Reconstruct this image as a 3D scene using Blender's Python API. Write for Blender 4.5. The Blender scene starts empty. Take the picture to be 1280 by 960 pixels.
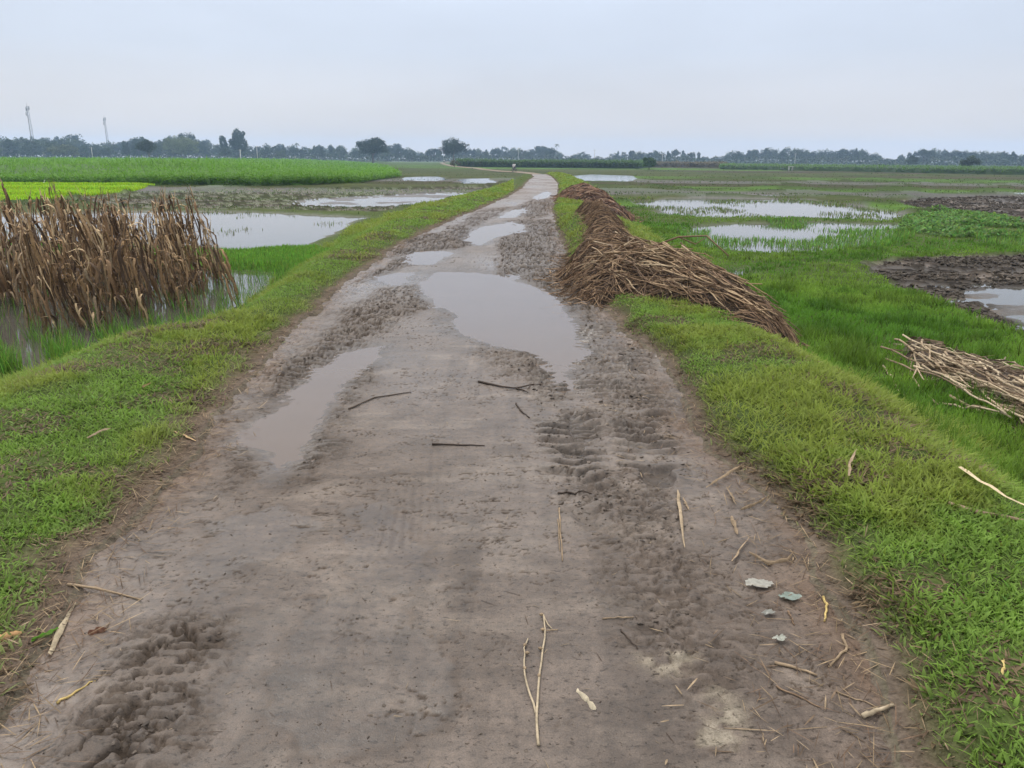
import bpy, math, random
import numpy as np
from mathutils import Matrix, Vector

rng = np.random.default_rng(11)
random.seed(11)
scene = bpy.context.scene
COL = scene.collection

# ------------------------------------------------------------------ camera model
IW, IH, F = 1280.0, 960.0, 965.0
CH = 1.6
HOR = 198.0
PITCH = math.atan((480 - HOR) / F)
ROLL = math.radians(0.35)
_f = np.array([0, math.cos(PITCH), -math.sin(PITCH)])
_r0 = np.array([1.0, 0, 0])
_u0 = np.array([0, math.sin(PITCH), math.cos(PITCH)])
_r = _r0 * math.cos(ROLL) + _u0 * math.sin(ROLL)
_u = _u0 * math.cos(ROLL) - _r0 * math.sin(ROLL)

def smooth(a, b, x):
    t = np.clip((np.asarray(x, float) - a) / (b - a), 0, 1)
    return t * t * (3 - 2 * t)

def z0(r):
    return -0.5 - 0.6 * smooth(40, 160, r)

def ray(px, py):
    return _f + _r * (px - 640) / F + _u * (480 - py) / F

def at(px, py, z=0.0):
    """world point seen at this picture position, on the level z"""
    d = ray(px, py)
    dz = min(d[2], -2e-4)
    t = (z - CH) / dz
    return np.array([d[0] * t, d[1] * t, z])

def gp(px, py, dz=0.0):
    """the same on the low fields, whose level falls with distance"""
    z = -0.5
    for _ in range(12):
        p = at(px, py, z + dz)
        z = z0(math.hypot(p[0], p[1]))
    return p

def dist_at(px, r):
    """ground point at horizontal distance r in the direction of picture column px (at the horizon)"""
    d = ray(px, HOR)
    k = r / math.hypot(d[0], d[1])
    return np.array([d[0] * k, d[1] * k])

# ------------------------------------------------------------------ noise
def _hash(xi, yi, seed):
    h = (xi.astype(np.int64) * 374761393 + yi.astype(np.int64) * 668265263 + seed * 974634777) & 0xffffffff
    h = ((h ^ (h >> 13)) * 1274126177) & 0xffffffff
    h = h ^ (h >> 16)
    return (h & 0xffffff) / float(0xffffff)

def vn(x, y, seed=0):
    x = np.asarray(x, float); y = np.asarray(y, float)
    xi = np.floor(x); yi = np.floor(y)
    fx = x - xi; fy = y - yi
    fx = fx * fx * (3 - 2 * fx); fy = fy * fy * (3 - 2 * fy)
    a = _hash(xi, yi, seed); b = _hash(xi + 1, yi, seed)
    c = _hash(xi, yi + 1, seed); d = _hash(xi + 1, yi + 1, seed)
    return (a + (b - a) * fx) * (1 - fy) + (c + (d - c) * fx) * fy

def fbm(x, y, o=4, seed=0):
    s = 0; a = 0.5; n = 0
    for k in range(o):
        s = s + a * vn(x, y, seed + 17 * k); n += a
        c, sn = 0.8 * 2.03, 0.6 * 2.03
        x, y = x * c - y * sn, x * sn + y * c
        a *= 0.5
    return s / n

def cfbm(x, y, o=4, seed=0):
    return fbm(x, y, o, seed) * 2 - 1

# ------------------------------------------------------------------ polygons
def sdist(x, y, P):
    """signed distance to polygon, negative inside"""
    x = np.asarray(x, float); y = np.asarray(y, float)
    P = np.asarray(P)[:, :2]
    d2 = np.full(x.shape, 1e18); ins = np.zeros(x.shape, bool)
    n = len(P)
    for i in range(n):
        ax, ay = P[i]; bx, by = P[(i + 1) % n]
        ex, ey = bx - ax, by - ay
        t = np.clip(((x - ax) * ex + (y - ay) * ey) / (ex * ex + ey * ey + 1e-12), 0, 1)
        dx = x - ax - t * ex; dy = y - ay - t * ey
        d2 = np.minimum(d2, dx * dx + dy * dy)
        c = (ay > y) != (by > y)
        with np.errstate(divide='ignore', invalid='ignore'):
            xx = ax + (y - ay) * ex / (ey if abs(ey) > 1e-12 else 1e-12)
        ins ^= c & (x < xx)
    d = np.sqrt(d2)
    return np.where(ins, -d, d)

def pdist(x, y, P):
    """distance to a polyline and arc length of the nearest point, signed side offset"""
    x = np.asarray(x, float); y = np.asarray(y, float)
    P = np.asarray(P)[:, :2]
    best = np.full(x.shape, 1e18); s = np.zeros(x.shape); side = np.zeros(x.shape); acc = 0
    for i in range(len(P) - 1):
        ax, ay = P[i]; ex, ey = P[i + 1] - P[i]
        L = math.hypot(ex, ey)
        t = np.clip(((x - ax) * ex + (y - ay) * ey) / (L * L), 0, 1)
        dx = x - ax - t * ex; dy = y - ay - t * ey
        d = dx * dx + dy * dy
        m = d < best
        best = np.where(m, d, best); s = np.where(m, acc + t * L, s)
        side = np.where(m, (dx * ey - dy * ex) / L, side)
        acc += L
    return np.sqrt(best), s, side

def PG(pts, dz=0.0):
    return np.array([gp(a, b, dz) for a, b in pts])

def PR(pts, z=0.0):
    return np.array([at(a, b, z) for a, b in pts])

# ------------------------------------------------------------------ road edges and bank edges (world, from the ground plane)
_le = PR([(0, 885), (60, 800), (130, 695), (195, 625), (250, 560), (300, 490), (352, 430), (398, 385), (450, 340), (500, 307), (550, 281), (600, 261), (635, 246), (652, 236), (662, 225), (668, 221)])
_re = PR([(1140, 960), (1105, 860), (1065, 785), (1015, 690), (960, 630), (900, 575), (862, 510), (832, 460), (790, 420), (742, 375), (716, 340), (702, 305), (694, 280), (690, 260), (697, 243), (698, 230), (690, 221)])
_lo = PR([(0, 482), (130, 466), (232, 444), (302, 396), (352, 352), (395, 326), (435, 297), (470, 279), (520, 262), (575, 250), (612, 241), (636, 229), (645, 222)], -0.45)
_ro = PR([(1290, 640), (1200, 560), (1090, 500), (1030, 456), (960, 415), (900, 375), (850, 330), (815, 300), (790, 280), (772, 262), (752, 246), (735, 232), (722, 223)], -0.42)

def edge(tab, y):
    o = np.argsort(tab[:, 1]); t = tab[o]
    return np.interp(y, t[:, 1], t[:, 0])

def xl(y):
    y = np.asarray(y, float)
    return edge(_le, y) + 0.10 * cfbm(y * 1.7, y * 0 + 3.1, 4, 5) * np.clip(1.2 - y / 60, 0.3, 1)

def xr(y):
    y = np.asarray(y, float)
    return edge(_re, y) + 0.13 * cfbm(y * 1.9, y * 0 + 7.7, 4, 9) * np.clip(1.2 - y / 60, 0.3, 1)

def xlo(y): return np.minimum(edge(_lo, y) + 0.15 * cfbm(np.asarray(y) * 1.1, np.asarray(y) * 0 + 1.7, 3, 21), xl(y) - 0.4)
def xro(y): return np.maximum(edge(_ro, y) + 0.15 * cfbm(np.asarray(y) * 1.1, np.asarray(y) * 0 + 5.7, 3, 22), xr(y) + 0.4)

# ------------------------------------------------------------------ field outlines
WATER = {
    'maize_plot': PG([(-500, 520), (-200, 492), (0, 474), (130, 460), (230, 440), (300, 392), (350, 350), (372, 340), (300, 334), (150, 326), (0, 322), (-500, 318)]),
    'behind': PG([(-500, 275), (0, 268), (200, 264), (330, 266), (465, 272), (440, 284), (385, 309), (300, 314), (150, 304), (-500, 296)]),
    'streak_a': PG([(360, 252), (430, 247), (560, 241), (590, 243), (545, 253), (480, 258), (400, 258)]),
    'sliver_a': PG([(503, 222.4), (545, 221.8), (568, 224.8), (540, 226.4), (508, 226)]),
    'sliver_b': PG([(570, 224.6), (612, 224), (628, 228), (600, 229.8), (576, 228.6)]),
    'right_far': PG([(788, 252), (840, 248), (900, 247), (1010, 249), (1080, 258), (1158, 272), (1100, 276), (1000, 273), (900, 273), (820, 268)]),
    'right_near': PG([(838, 293), (872, 282), (930, 279), (1030, 278), (1130, 281), (1128, 300), (1090, 312), (960, 318), (880, 310)]),
    'right_edge': PG([(1225, 299), (1280, 296), (1420, 294), (1420, 312), (1280, 311), (1240, 306)]),
    'right_top': PG([(712, 221.2), (740, 219.6), (790, 221), (800, 226), (760, 229), (722, 226.5)]),
    'mud_pool': PG([(1195, 364), (1260, 358), (1340, 358), (1460, 372), (1480, 430), (1320, 426), (1262, 404), (1225, 385)]),
    'grass_pool': PG([(906, 340), (930, 337), (940, 344), (918, 350)]),
    'thin_right': PG([(1190, 240.5), (1290, 241), (1400, 242.5), (1400, 244.5), (1280, 243.5), (1200, 242.4)]),
    'thin_mid': PG([(905, 243.5), (1000, 243), (1050, 244), (1000, 245.5), (915, 245.3)]),
}
WLEV = {k: float(z0(np.hypot(*P[:, :2].mean(0)))) for k, P in WATER.items()}
MUD = {
    'field': PG([(1068, 332), (1120, 326), (1190, 322), (1280, 321), (1600, 318), (1600, 480), (1380, 452), (1280, 424), (1190, 388), (1115, 362)]),
    'dark': PG([(1110, 254), (1160, 248), (1280, 245), (1700, 240), (1700, 300), (1280, 278), (1190, 268)]),
    'left': PG([(80, 252), (170, 240), (330, 236), (480, 236), (620, 232), (600, 244), (470, 266), (330, 262), (150, 262)]),
}
SEED = PG([(-600, 232), (0, 231), (120, 231), (195, 231.5), (165, 240), (90, 248), (30, 253), (-600, 268)])
MAIZE = PG([(-900, 233), (0, 231.5), (330, 233.5), (440, 231.5), (500, 222), (485, 209), (440, 203), (420, 201)] )
MAIZE = np.vstack([MAIZE, [[dist_at(400, 420)[0], dist_at(400, 420)[1], -1.1], [dist_at(0, 420)[0], dist_at(0, 420)[1], -1.1], [dist_at(-900, 400)[0], dist_at(-900, 400)[1], -1.1]]])
HYA = PG([(1140, 272), (1190, 266), (1258, 276), (1290, 288), (1270, 298), (1190, 300), (1130, 293)])
RICE_BAND = PG([(800, 262), (850, 270), (1000, 273), (1150, 272), (1140, 281), (1030, 277), (930, 278), (870, 282), (835, 292), (845, 308), (900, 320), (970, 322), (1100, 315), (1280, 312), (1280, 300), (1500, 300), (1500, 330), (1280, 320), (1080, 326), (1090, 345), (1180, 392), (1280, 428), (1500, 500), (1500, 620), (1290, 625), (1200, 555), (1090, 495), (960, 415), (850, 328), (790, 285)])

# plots of the far patchwork
ROWS = np.array([0, 33, 39, 46, 54, 64, 76, 90, 104, 122, 145, 172, 205, 250, 310, 390, 500, 700, 1000, 3000.])
ROWCOL = rng.random((len(ROWS), 400))
ROWW = rng.uniform(60, 170, len(ROWS)); ROWO = rng.uniform(0, 60, len(ROWS))

C_SOILGRASS = np.array([0.058, 0.080, 0.024])
C_MUD = np.array([0.120, 0.097, 0.078])
C_DARK = np.array([0.052, 0.043, 0.035])
C_OLIVE = np.array([0.062, 0.072, 0.028])
C_GREEN = np.array([0.062, 0.115, 0.022])
C_LIME = np.array([0.200, 0.340, 0.020])
C_BROWN = np.array([0.068, 0.058, 0.038])

def lerp(a, b, t):
    return a + (b - a) * t

def plots(x, y):
    yy = y + 0.06 * x + 1.5 * cfbm(x * 0.02, y * 0.02, 2, 70)
    k = np.clip(np.searchsorted(ROWS, yy) - 1, 0, len(ROWS) - 2)
    d = np.minimum(yy - ROWS[k], ROWS[k + 1] - yy)
    c = np.floor((x + ROWO[k] + 0.15 * yy) / ROWW[k])
    fx = (x + ROWO[k] + 0.15 * yy) - c * ROWW[k]
    dx = np.minimum(fx, ROWW[k] - fx)
    h = ROWCOL[k, (c.astype(int) % 400)]
    return np.minimum(d, dx), h

def bank_parts(x, y):
    a = xl(y); b = xr(y); ao = xlo(y); bo = xro(y)
    tl = (a - x) / np.maximum(a - ao, 0.1)
    tr = (x - b) / np.maximum(bo - b, 0.1)
    return a, b, tl, tr

def G(x, y, info=False):
    """height of the land at x, y (road bed included, sunk under the road sheet)"""
    x = np.asarray(x, float); y = np.asarray(y, float)
    r = np.hypot(x, y)
    zl = z0(r) + 0.07
    db, h = plots(x, y)
    farw = smooth(30, 36, r)
    bund = (1 - smooth(0.25, 0.9, db)) * farw
    n1 = cfbm(x * 0.9, y * 0.9, 3, 31); n2 = cfbm(x * 5, y * 5, 3, 32)
    zl = zl + bund * 0.16 + n1 * 0.04 + n2 * 0.012
    j = 0.25 * cfbm(x * 1.3, y * 1.3, 3, 33) + 0.8 * smooth(20, 60, r) * cfbm(x * 0.5, y * 0.3, 3, 34)
    mudm = np.zeros(x.shape); watm = np.zeros(x.shape)
    for k, P in MUD.items():
        near = 1 - smooth(-0.3, 0.3, sdist(x, y, P) + j)
        mudm = np.maximum(mudm, near)
    cl = smooth(0.42, 0.56, fbm(x * 4.5, y * 6.5, 4, 35)) * (0.03 + 0.06 * vn(x * 7, y * 9, 38))
    zl = lerp(zl, z0(r) - 0.01 + cl * 0.8 + n2 * 0.02, mudm)
    for k, P in WATER.items():
        w = 1 - smooth(-0.5, 0.25, sdist(x, y, P) + j * 1.2)
        zl = lerp(zl, WLEV[k] - 0.09 + 0.10 * (fbm(x * 1.1, y * 1.6, 4, 36) - 0.3) * (0.3 if k in ('maize_plot', 'right_near') else 1.0) + (np.where(k in ('streak_a', 'mud_pool', 'behind', 'right_far'), {'streak_a': 0.22, 'mud_pool': 0.26, 'behind': 0.09, 'right_far': 0.09}.get(k, 0), 0) * (fbm(x * 0.55, y * 1.7, 4, 39) - 0.22)), w)
        watm = np.maximum(watm, w)
    a, b, tl, tr = bank_parts(x, y)
    fy = (1 - smooth(84, 104, y))
    lump = 0.025 * cfbm(x * 2.5, y * 2.5, 3, 37)
    # left bank: level with the road, rolling off to the paddy
    zb = 0.02 + 0.05 * smooth(0.05, 0.3, tl) + lump
    zL = lerp(zb, zl, smooth(0.42, 1.05, tl))
    # right bank: a small worn scarp, then a top that falls away
    zr = 0.02 + 0.11 * smooth(0.0, 0.12, tr) + lump + 0.24 * np.exp(-((y - 17.5) / 3.0) ** 2) * smooth(0.0, 0.2, tr)
    zR = lerp(zr, zl, smooth(0.45, 1.08, tr))
    din = np.minimum(x - a, b - x)
    zin = 0.02 - 0.16 * smooth(-0.02, 0.20, din)
    z = np.where(din > 0, zin, np.where(x < a, zL, zR))
    z = lerp(zl, z, fy)
    if not info:
        return z
    return z, dict(r=r, db=db, h=h, bund=bund, mudm=mudm, watm=watm, tl=tl, tr=tr, din=din, fy=fy, n1=n1, n2=n2, cl=cl)

# ------------------------------------------------------------------ mesh helpers
def link(o):
    COL.objects.link(o); return o

def mesh_np(name, V, quads=None, tris=None, mats=(), attrs=None, smooth_shade=True, fmat=None):
    V = np.ascontiguousarray(V, dtype=np.float32)
    quads = np.zeros((0, 4), np.int32) if quads is None else np.asarray(quads, np.int32)
    tris = np.zeros((0, 3), np.int32) if tris is None else np.asarray(tris, np.int32)
    me = bpy.data.meshes.new(name)
    me.vertices.add(len(V)); me.vertices.foreach_set('co', V.ravel())
    nl = quads.size + tris.size; nf = len(quads) + len(tris)
    me.loops.add(nl); me.loops.foreach_set('vertex_index', np.concatenate([quads.ravel(), tris.ravel()]))
    me.polygons.add(nf)
    ls = np.concatenate([np.arange(len(quads)) * 4, quads.size + np.arange(len(tris)) * 3]).astype(np.int32)
    me.polygons.foreach_set('loop_start', ls)
    me.polygons.foreach_set('use_smooth', np.full(nf, smooth_shade, dtype=bool))
    if fmat is not None:
        me.polygons.foreach_set('material_index', np.asarray(fmat, np.int32))
    for k, v in (attrs or {}).items():
        if v.ndim == 2:
            a = me.attributes.new(k, 'FLOAT_COLOR', 'POINT')
            c = np.ones((len(V), 4), np.float32); c[:, :3] = v
            a.data.foreach_set('color', c.ravel())
        else:
            a = me.attributes.new(k, 'FLOAT', 'POINT')
            a.data.foreach_set('value', np.ascontiguousarray(v, np.float32))
    for m in mats: me.materials.append(m)
    me.update(calc_edges=True)
    me.validate()
    return me

def obj(name, me, parent=None, loc=None):
    o = link(bpy.data.objects.new(name, me))
    if parent is not None: o.parent = parent
    if loc is not None: o.location = loc
    return o

def tag(o, label=None, cat=None, group=None, kind=None):
    if label: o['label'] = label
    if cat: o['category'] = cat
    if group: o['group'] = group
    if kind: o['kind'] = kind
    return o

def thing(name, label, cat, loc=(0, 0, 0), rz=0.0, group=None):
    o = link(bpy.data.objects.new(name, None))
    o.empty_display_size = 0.1
    o.location = loc; o.rotation_euler = (0, 0, rz)
    return tag(o, label, cat, group)

def copy_tree(o, parent=None):
    c = o.copy(); link(c)
    if parent is not None: c.parent = parent
    for ch in list(o.children): copy_tree(ch, c)
    return c

class MB:
    """collects geometry with a colour per vertex"""
    def __init__(s): s.V = []; s.Q = []; s.T = []; s.C = []; s.n = 0
    def add(s, V, Q=None, T=None, col=(0.2, 0.2, 0.2)):
        V = np.asarray(V, float)
        s.V.append(V)
        if Q is not None and len(Q): s.Q.append(np.asarray(Q) + s.n)
        if T is not None and len(T): s.T.append(np.asarray(T) + s.n)
        col = np.asarray(col, float)
        s.C.append(np.broadcast_to(col, (len(V), 3)) if col.ndim == 1 else col)
        s.n += len(V); return s
    def mesh(s, name, mat, smooth_shade=True):
        return mesh_np(name, np.vstack(s.V), np.vstack(s.Q) if s.Q else None, np.vstack(s.T) if s.T else None, [mat],
                       {'Col': np.vstack(s.C)}, smooth_shade)
    def tube(s, P, R, n=6, col=(0.2, 0.2, 0.2), caps=True):
        P = np.asarray(P, float); k = len(P); R = np.broadcast_to(np.asarray(R, float), (k,))
        T = np.gradient(P, axis=0); T /= np.linalg.norm(T, axis=1)[:, None] + 1e-12
        ref = np.array([0, 0, 1.0]) if abs(T[0, 2]) < 0.8 else np.array([1.0, 0, 0])
        A = np.cross(T, ref); A /= np.linalg.norm(A, axis=1)[:, None] + 1e-12
        B = np.cross(T, A)
        th = np.arange(n) / n * 2 * math.pi
        V = P[:, None, :] + R[:, None, None] * (np.cos(th)[None, :, None] * A[:, None, :] + np.sin(th)[None, :, None] * B[:, None, :])
        V = V.reshape(-1, 3)
        i = np.arange(k - 1)[:, None] * n; j = np.arange(n)[None, :]
        Q = np.stack([i + j, i + (j + 1) % n, i + n + (j + 1) % n, i + n + j], -1).reshape(-1, 4)
        T_ = []
        if caps:
            V = np.vstack([V, P[0], P[-1]])
            for q in range(n):
                T_.append((k * n, (q + 1) % n, q)); T_.append((k * n + 1, (k - 1) * n + q, (k - 1) * n + (q + 1) % n))
        c = np.asarray(col, float)
        if c.ndim == 2:
            c = np.repeat(c, n, 0)
            if caps: c = np.vstack([c, c[0] * 1.3, c[-1] * 1.3])
        return s.add(V, Q, np.array(T_) if T_ else None, c)
    def ribbon(s, P, Wd, side, col=(0.2, 0.2, 0.2), cup=0.0):
        """strip with a raised or sunk midrib (three points across)"""
        P = np.asarray(P, float); k = len(P); Wd = np.broadcast_to(np.asarray(Wd, float), (k,))
        T = np.gradient(P, axis=0); T /= np.linalg.norm(T, axis=1)[:, None] + 1e-12
        S = np.broadcast_to(np.asarray(side, float), (k, 3)); S = S - (S * T).sum(1)[:, None] * T
        S = S / (np.linalg.norm(S, axis=1)[:, None] + 1e-9)
        N = np.cross(T, S)
        V = np.stack([P - S * Wd[:, None] / 2, P + N * (cup * Wd)[:, None], P + S * Wd[:, None] / 2], 1).reshape(-1, 3)
        i = np.arange(k - 1) * 3
        Q = np.vstack([np.stack([i, i + 1, i + 4, i + 3], -1), np.stack([i + 1, i + 2, i + 5, i + 4], -1)])
        c = np.asarray(col, float)
        if c.ndim == 2: c = np.repeat(c, 3, 0)
        return s.add(V, Q, None, c)
    def box(s, c, d, col=(0.3, 0.3, 0.3)):
        c = np.asarray(c, float); d = np.asarray(d, float) / 2
        V = np.array([[x, y, z] for x in (-1, 1) for y in (-1, 1) for z in (-1, 1)]) * d + c
        Q = [(0, 1, 3, 2), (4, 6, 7, 5), (0, 4, 5, 1), (2, 3, 7, 6), (0, 2, 6, 4), (1, 5, 7, 3)]
        return s.add(V, Q, None, col)

def blades(x, y, z, L, Wd, th, az, droop, col, seg=2):
    """many grass blades at once: seg quads and a tip"""
    n = len(x)
    ss = np.linspace(0, 1, seg + 2)
    prof = np.interp(ss, [0, 0.35, 0.7, 1], [0.55, 1.0, 0.75, 0.0])
    dx, dy = np.cos(az), np.sin(az)
    tw = az + math.pi / 2 + rng.normal(0, 0.5, n)
    sx, sy = np.cos(tw), np.sin(tw)
    nv = 2 * (seg + 1) + 1
    V = np.empty((n, nv, 3), np.float32); C = np.empty((n, nv, 3), np.float32)
    for i, s in enumerate(ss):
        out = L * (np.sin(th) * s + droop * 0.6 * s * s)
        up = L * (np.cos(th) * s - droop * 0.55 * s * s)
        cx, cy, cz = x + dx * out, y + dy * out, z + up
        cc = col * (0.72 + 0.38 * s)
        if i <= seg:
            w = Wd * prof[i] / 2
            V[:, 2 * i, 0] = cx - sx * w; V[:, 2 * i, 1] = cy - sy * w; V[:, 2 * i, 2] = cz
            V[:, 2 * i + 1, 0] = cx + sx * w; V[:, 2 * i + 1, 1] = cy + sy * w; V[:, 2 * i + 1, 2] = cz
            C[:, 2 * i] = cc; C[:, 2 * i + 1] = cc
        else:
            V[:, nv - 1, 0] = cx; V[:, nv - 1, 1] = cy; V[:, nv - 1, 2] = cz; C[:, nv - 1] = cc
    b = np.arange(n) * nv
    Q = np.concatenate([np.stack([b + 2 * i, b + 2 * i + 1, b + 2 * i + 3, b + 2 * i + 2], -1) for i in range(seg)])
    T = np.stack([b + 2 * seg, b + 2 * seg + 1, b + nv - 1], -1)
    return V.reshape(-1, 3), Q, T, C.reshape(-1, 3)

# ------------------------------------------------------------------ materials
def new_mat(name):
    m = bpy.data.materials.new(name); m.use_nodes = True
    nt = m.node_tree; nt.nodes.clear()
    return m, nt, nt.nodes, nt.links

def noise_node(N, Lk, vec, scale, detail=6, rough=0.6):
    n = N.new('ShaderNodeTexNoise'); n.inputs['Scale'].default_value = scale
    n.inputs['Detail'].default_value = detail; n.inputs['Roughness'].default_value = rough
    Lk.new(vec, n.inputs['Vector']); return n

def maprange(N, Lk, src, a, b, c, d):
    n = N.new('ShaderNodeMapRange'); Lk.new(src, n.inputs[0])
    for i, v in enumerate((a, b, c, d)): n.inputs[i + 1].default_value = v
    return n.outputs[0]

def mul_col(N, Lk, col, fac):
    n = N.new('ShaderNodeMix'); n.data_type = 'RGBA'; n.blend_type = 'MULTIPLY'; n.inputs[0].default_value = 1
    Lk.new(col, n.inputs[6]); Lk.new(fac, n.inputs[7]); return n.outputs[2]

def attr(N, name):
    a = N.new('ShaderNodeAttribute'); a.attribute_name = name; return a

def soil_material(name, fine, bump_d, bump_strength):
    m, nt, N, Lk = new_mat(name)
    out = N.new('ShaderNodeOutputMaterial'); p = N.new('ShaderNodeBsdfPrincipled')
    geo = N.new('ShaderNodeNewGeometry'); pos = geo.outputs['Position']
    col = attr(N, 'Col').outputs['Color']; wet = attr(N, 'wet').outputs['Fac']
    a = noise_node(N, Lk, pos, fine * 0.15, 5); b = noise_node(N, Lk, pos, fine, 7, 0.65); c = noise_node(N, Lk, pos, fine * 8, 3, 0.6)
    k1 = maprange(N, Lk, a.outputs[0], 0.3, 0.7, 0.82, 1.18)
    k2 = maprange(N, Lk, b.outputs[0], 0.3, 0.7, 0.72, 1.28)
    k3 = maprange(N, Lk, c.outputs[0], 0.35, 0.65, 0.86, 1.14)
    x = mul_col(N, Lk, mul_col(N, Lk, mul_col(N, Lk, col, k1), k2), k3)
    fm = N.new('ShaderNodeMapping'); fm.inputs['Scale'].default_value = (0.55, 1.0, 1.0); Lk.new(pos, fm.inputs[0])
    fl = noise_node(N, Lk, fm.outputs[0], fine * 2.6, 5, 0.7)
    x = mul_col(N, Lk, x, maprange(N, Lk, fl.outputs[0], 0.55, 0.66, 1.0, 0.42))
    Lk.new(x, p.inputs['Base Color'])
    rw = maprange(N, Lk, wet, 0, 1, 0.85, 0.16)
    rn = N.new('ShaderNodeMath'); rn.operation = 'MULTIPLY'
    Lk.new(rw, rn.inputs[0]); Lk.new(maprange(N, Lk, b.outputs[0], 0.35, 0.65, 0.75, 1.25), rn.inputs[1])
    Lk.new(rn.outputs[0], p.inputs['Roughness'])
    Lk.new(maprange(N, Lk, wet, 0.1, 0.8, 0.02, 0.5), p.inputs['Specular IOR Level'])
    ad = N.new('ShaderNodeMath'); ad.operation = 'MULTIPLY_ADD'; Lk.new(c.outputs[0], ad.inputs[0]); ad.inputs[1].default_value = 0.35; Lk.new(b.outputs[0], ad.inputs[2])
    bp = N.new('ShaderNodeBump'); bp.inputs['Distance'].default_value = bump_d
    Lk.new(maprange(N, Lk, wet, 0, 1, bump_strength, bump_strength * 0.35), bp.inputs['Strength'])
    Lk.new(ad.outputs[0], bp.inputs['Height']); Lk.new(bp.outputs[0], p.inputs['Normal'])
    Lk.new(p.outputs[0], out.inputs[0])
    return m

def leaf_material(name, transl=0.35, rough=0.5, spec=0.3, vary=25):
    m, nt, N, Lk = new_mat(name)
    out = N.new('ShaderNodeOutputMaterial'); p = N.new('ShaderNodeBsdfPrincipled')
    col = attr(N, 'Col').outputs['Color']
    geo = N.new('ShaderNodeNewGeometry')
    n = noise_node(N, Lk, geo.outputs['Position'], vary, 3)
    c = mul_col(N, Lk, col, maprange(N, Lk, n.outputs[0], 0.3, 0.7, 0.75, 1.25))
    Lk.new(c, p.inputs['Base Color']); p.inputs['Roughness'].default_value = rough
    p.inputs['Specular IOR Level'].default_value = spec
    if transl:
        t = N.new('ShaderNodeBsdfTranslucent'); Lk.new(c, t.inputs[0])
        mx = N.new('ShaderNodeMixShader'); mx.inputs[0].default_value = transl
        Lk.new(p.outputs[0], mx.inputs[1]); Lk.new(t.outputs[0], mx.inputs[2]); Lk.new(mx.outputs[0], out.inputs[0])
    else:
        Lk.new(p.outputs[0], out.inputs[0])
    return m

def water_material(name, col, rough, bump):
    m, nt, N, Lk = new_mat(name)
    out = N.new('ShaderNodeOutputMaterial'); p = N.new('ShaderNodeBsdfPrincipled')
    geo = N.new('ShaderNodeNewGeometry')
    n = noise_node(N, Lk, geo.outputs['Position'], 1.3, 3)
    mx = N.new('ShaderNodeMix'); mx.data_type = 'RGBA'
    mx.inputs[6].default_value = (*[c * 0.88 for c in col], 1); mx.inputs[7].default_value = (*[c * 1.12 for c in col], 1)
    Lk.new(n.outputs[0], mx.inputs[0]); Lk.new(mx.outputs[2], p.inputs['Base Color'])
    p.inputs['Roughness'].default_value = rough; p.inputs['IOR'].default_value = 1.33
    p.inputs['Specular IOR Level'].default_value = 0.5
    w = noise_node(N, Lk, geo.outputs['Position'], 9, 2)
    bp = N.new('ShaderNodeBump'); bp.inputs['Strength'].default_value = bump; bp.inputs['Distance'].default_value = 0.004
    Lk.new(w.outputs[0], bp.inputs['Height']); Lk.new(bp.outputs[0], p.inputs['Normal'])
    Lk.new(p.outputs[0], out.inputs[0]); return m

M_ROAD = soil_material('wet road mud', 26, 0.006, 0.6)
M_LAND = soil_material('field soil', 9, 0.03, 0.5)
M_GRASS = leaf_material('grass blades', 0.45, 0.55, 0.15, 6)
M_LEAF = leaf_material('tree leaves', 0.25, 0.6, 0.2, 0.4)
M_DRY = leaf_material('dry stalks and leaves', 0.12, 0.75, 0.15, 45)
M_SOLID = leaf_material('painted and weathered solids', 0.0, 0.6, 0.3, 15)
M_PLASTIC = leaf_material('torn plastic film', 0.25, 0.3, 0.5, 60)
M_PUDDLE = water_material('muddy puddle water', (0.112, 0.085, 0.067), 0.06, 0.16)
M_PADDY = water_material('paddy water', (0.075, 0.072, 0.062), 0.05, 0.25)

# ------------------------------------------------------------------ the road
PUD = {
    'main': PR([(520, 350), (545, 338), (600, 338), (640, 345), (668, 357), (700, 368), (715, 390), (735, 420), (738, 440), (700, 448), (650, 438), (600, 428), (570, 415), (555, 390), (530, 372)]),
    'tail': PR([(672, 440), (722, 440), (712, 468), (715, 482), (690, 478)]),
    'rut': PR([(420, 436), (476, 430), (480, 444), (445, 470), (425, 500), (405, 535), (385, 565), (362, 590), (325, 598), (318, 580), (280, 552), (310, 525), (350, 500), (385, 465)]),
    'sliver': PR([(462, 345), (490, 338), (525, 338), (518, 352), (500, 357), (470, 352)]),
    'upper': PR([(575, 300), (590, 284), (640, 276), (668, 280), (660, 290), (620, 296), (600, 306)]),
    'upper_left': PR([(500, 318), (530, 311), (560, 310), (572, 316), (540, 330), (505, 330)]),
    'far_a': PR([(618, 272), (636, 262), (660, 258), (664, 264), (645, 272)]),
    'far_b': PR([(664, 246), (684, 238), (692, 241), (684, 248), (668, 252)]),
    'small': PR([(636, 340), (655, 337), (660, 344), (642, 347)]),
}
PUD_W = -0.016
WETS = [PR([(185, 735), (215, 700), (270, 680), (305, 690), (290, 735), (240, 770), (200, 765)]),
        PR([(360, 850), (390, 780), (430, 745), (500, 760), (540, 830), (530, 905), (470, 920), (390, 925)]),
        PR([(440, 640), (480, 615), (520, 640), (530, 700), (470, 760), (430, 700)]),
        PR([(260, 650), (330, 640), (380, 660), (330, 700), (280, 690)])]
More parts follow.
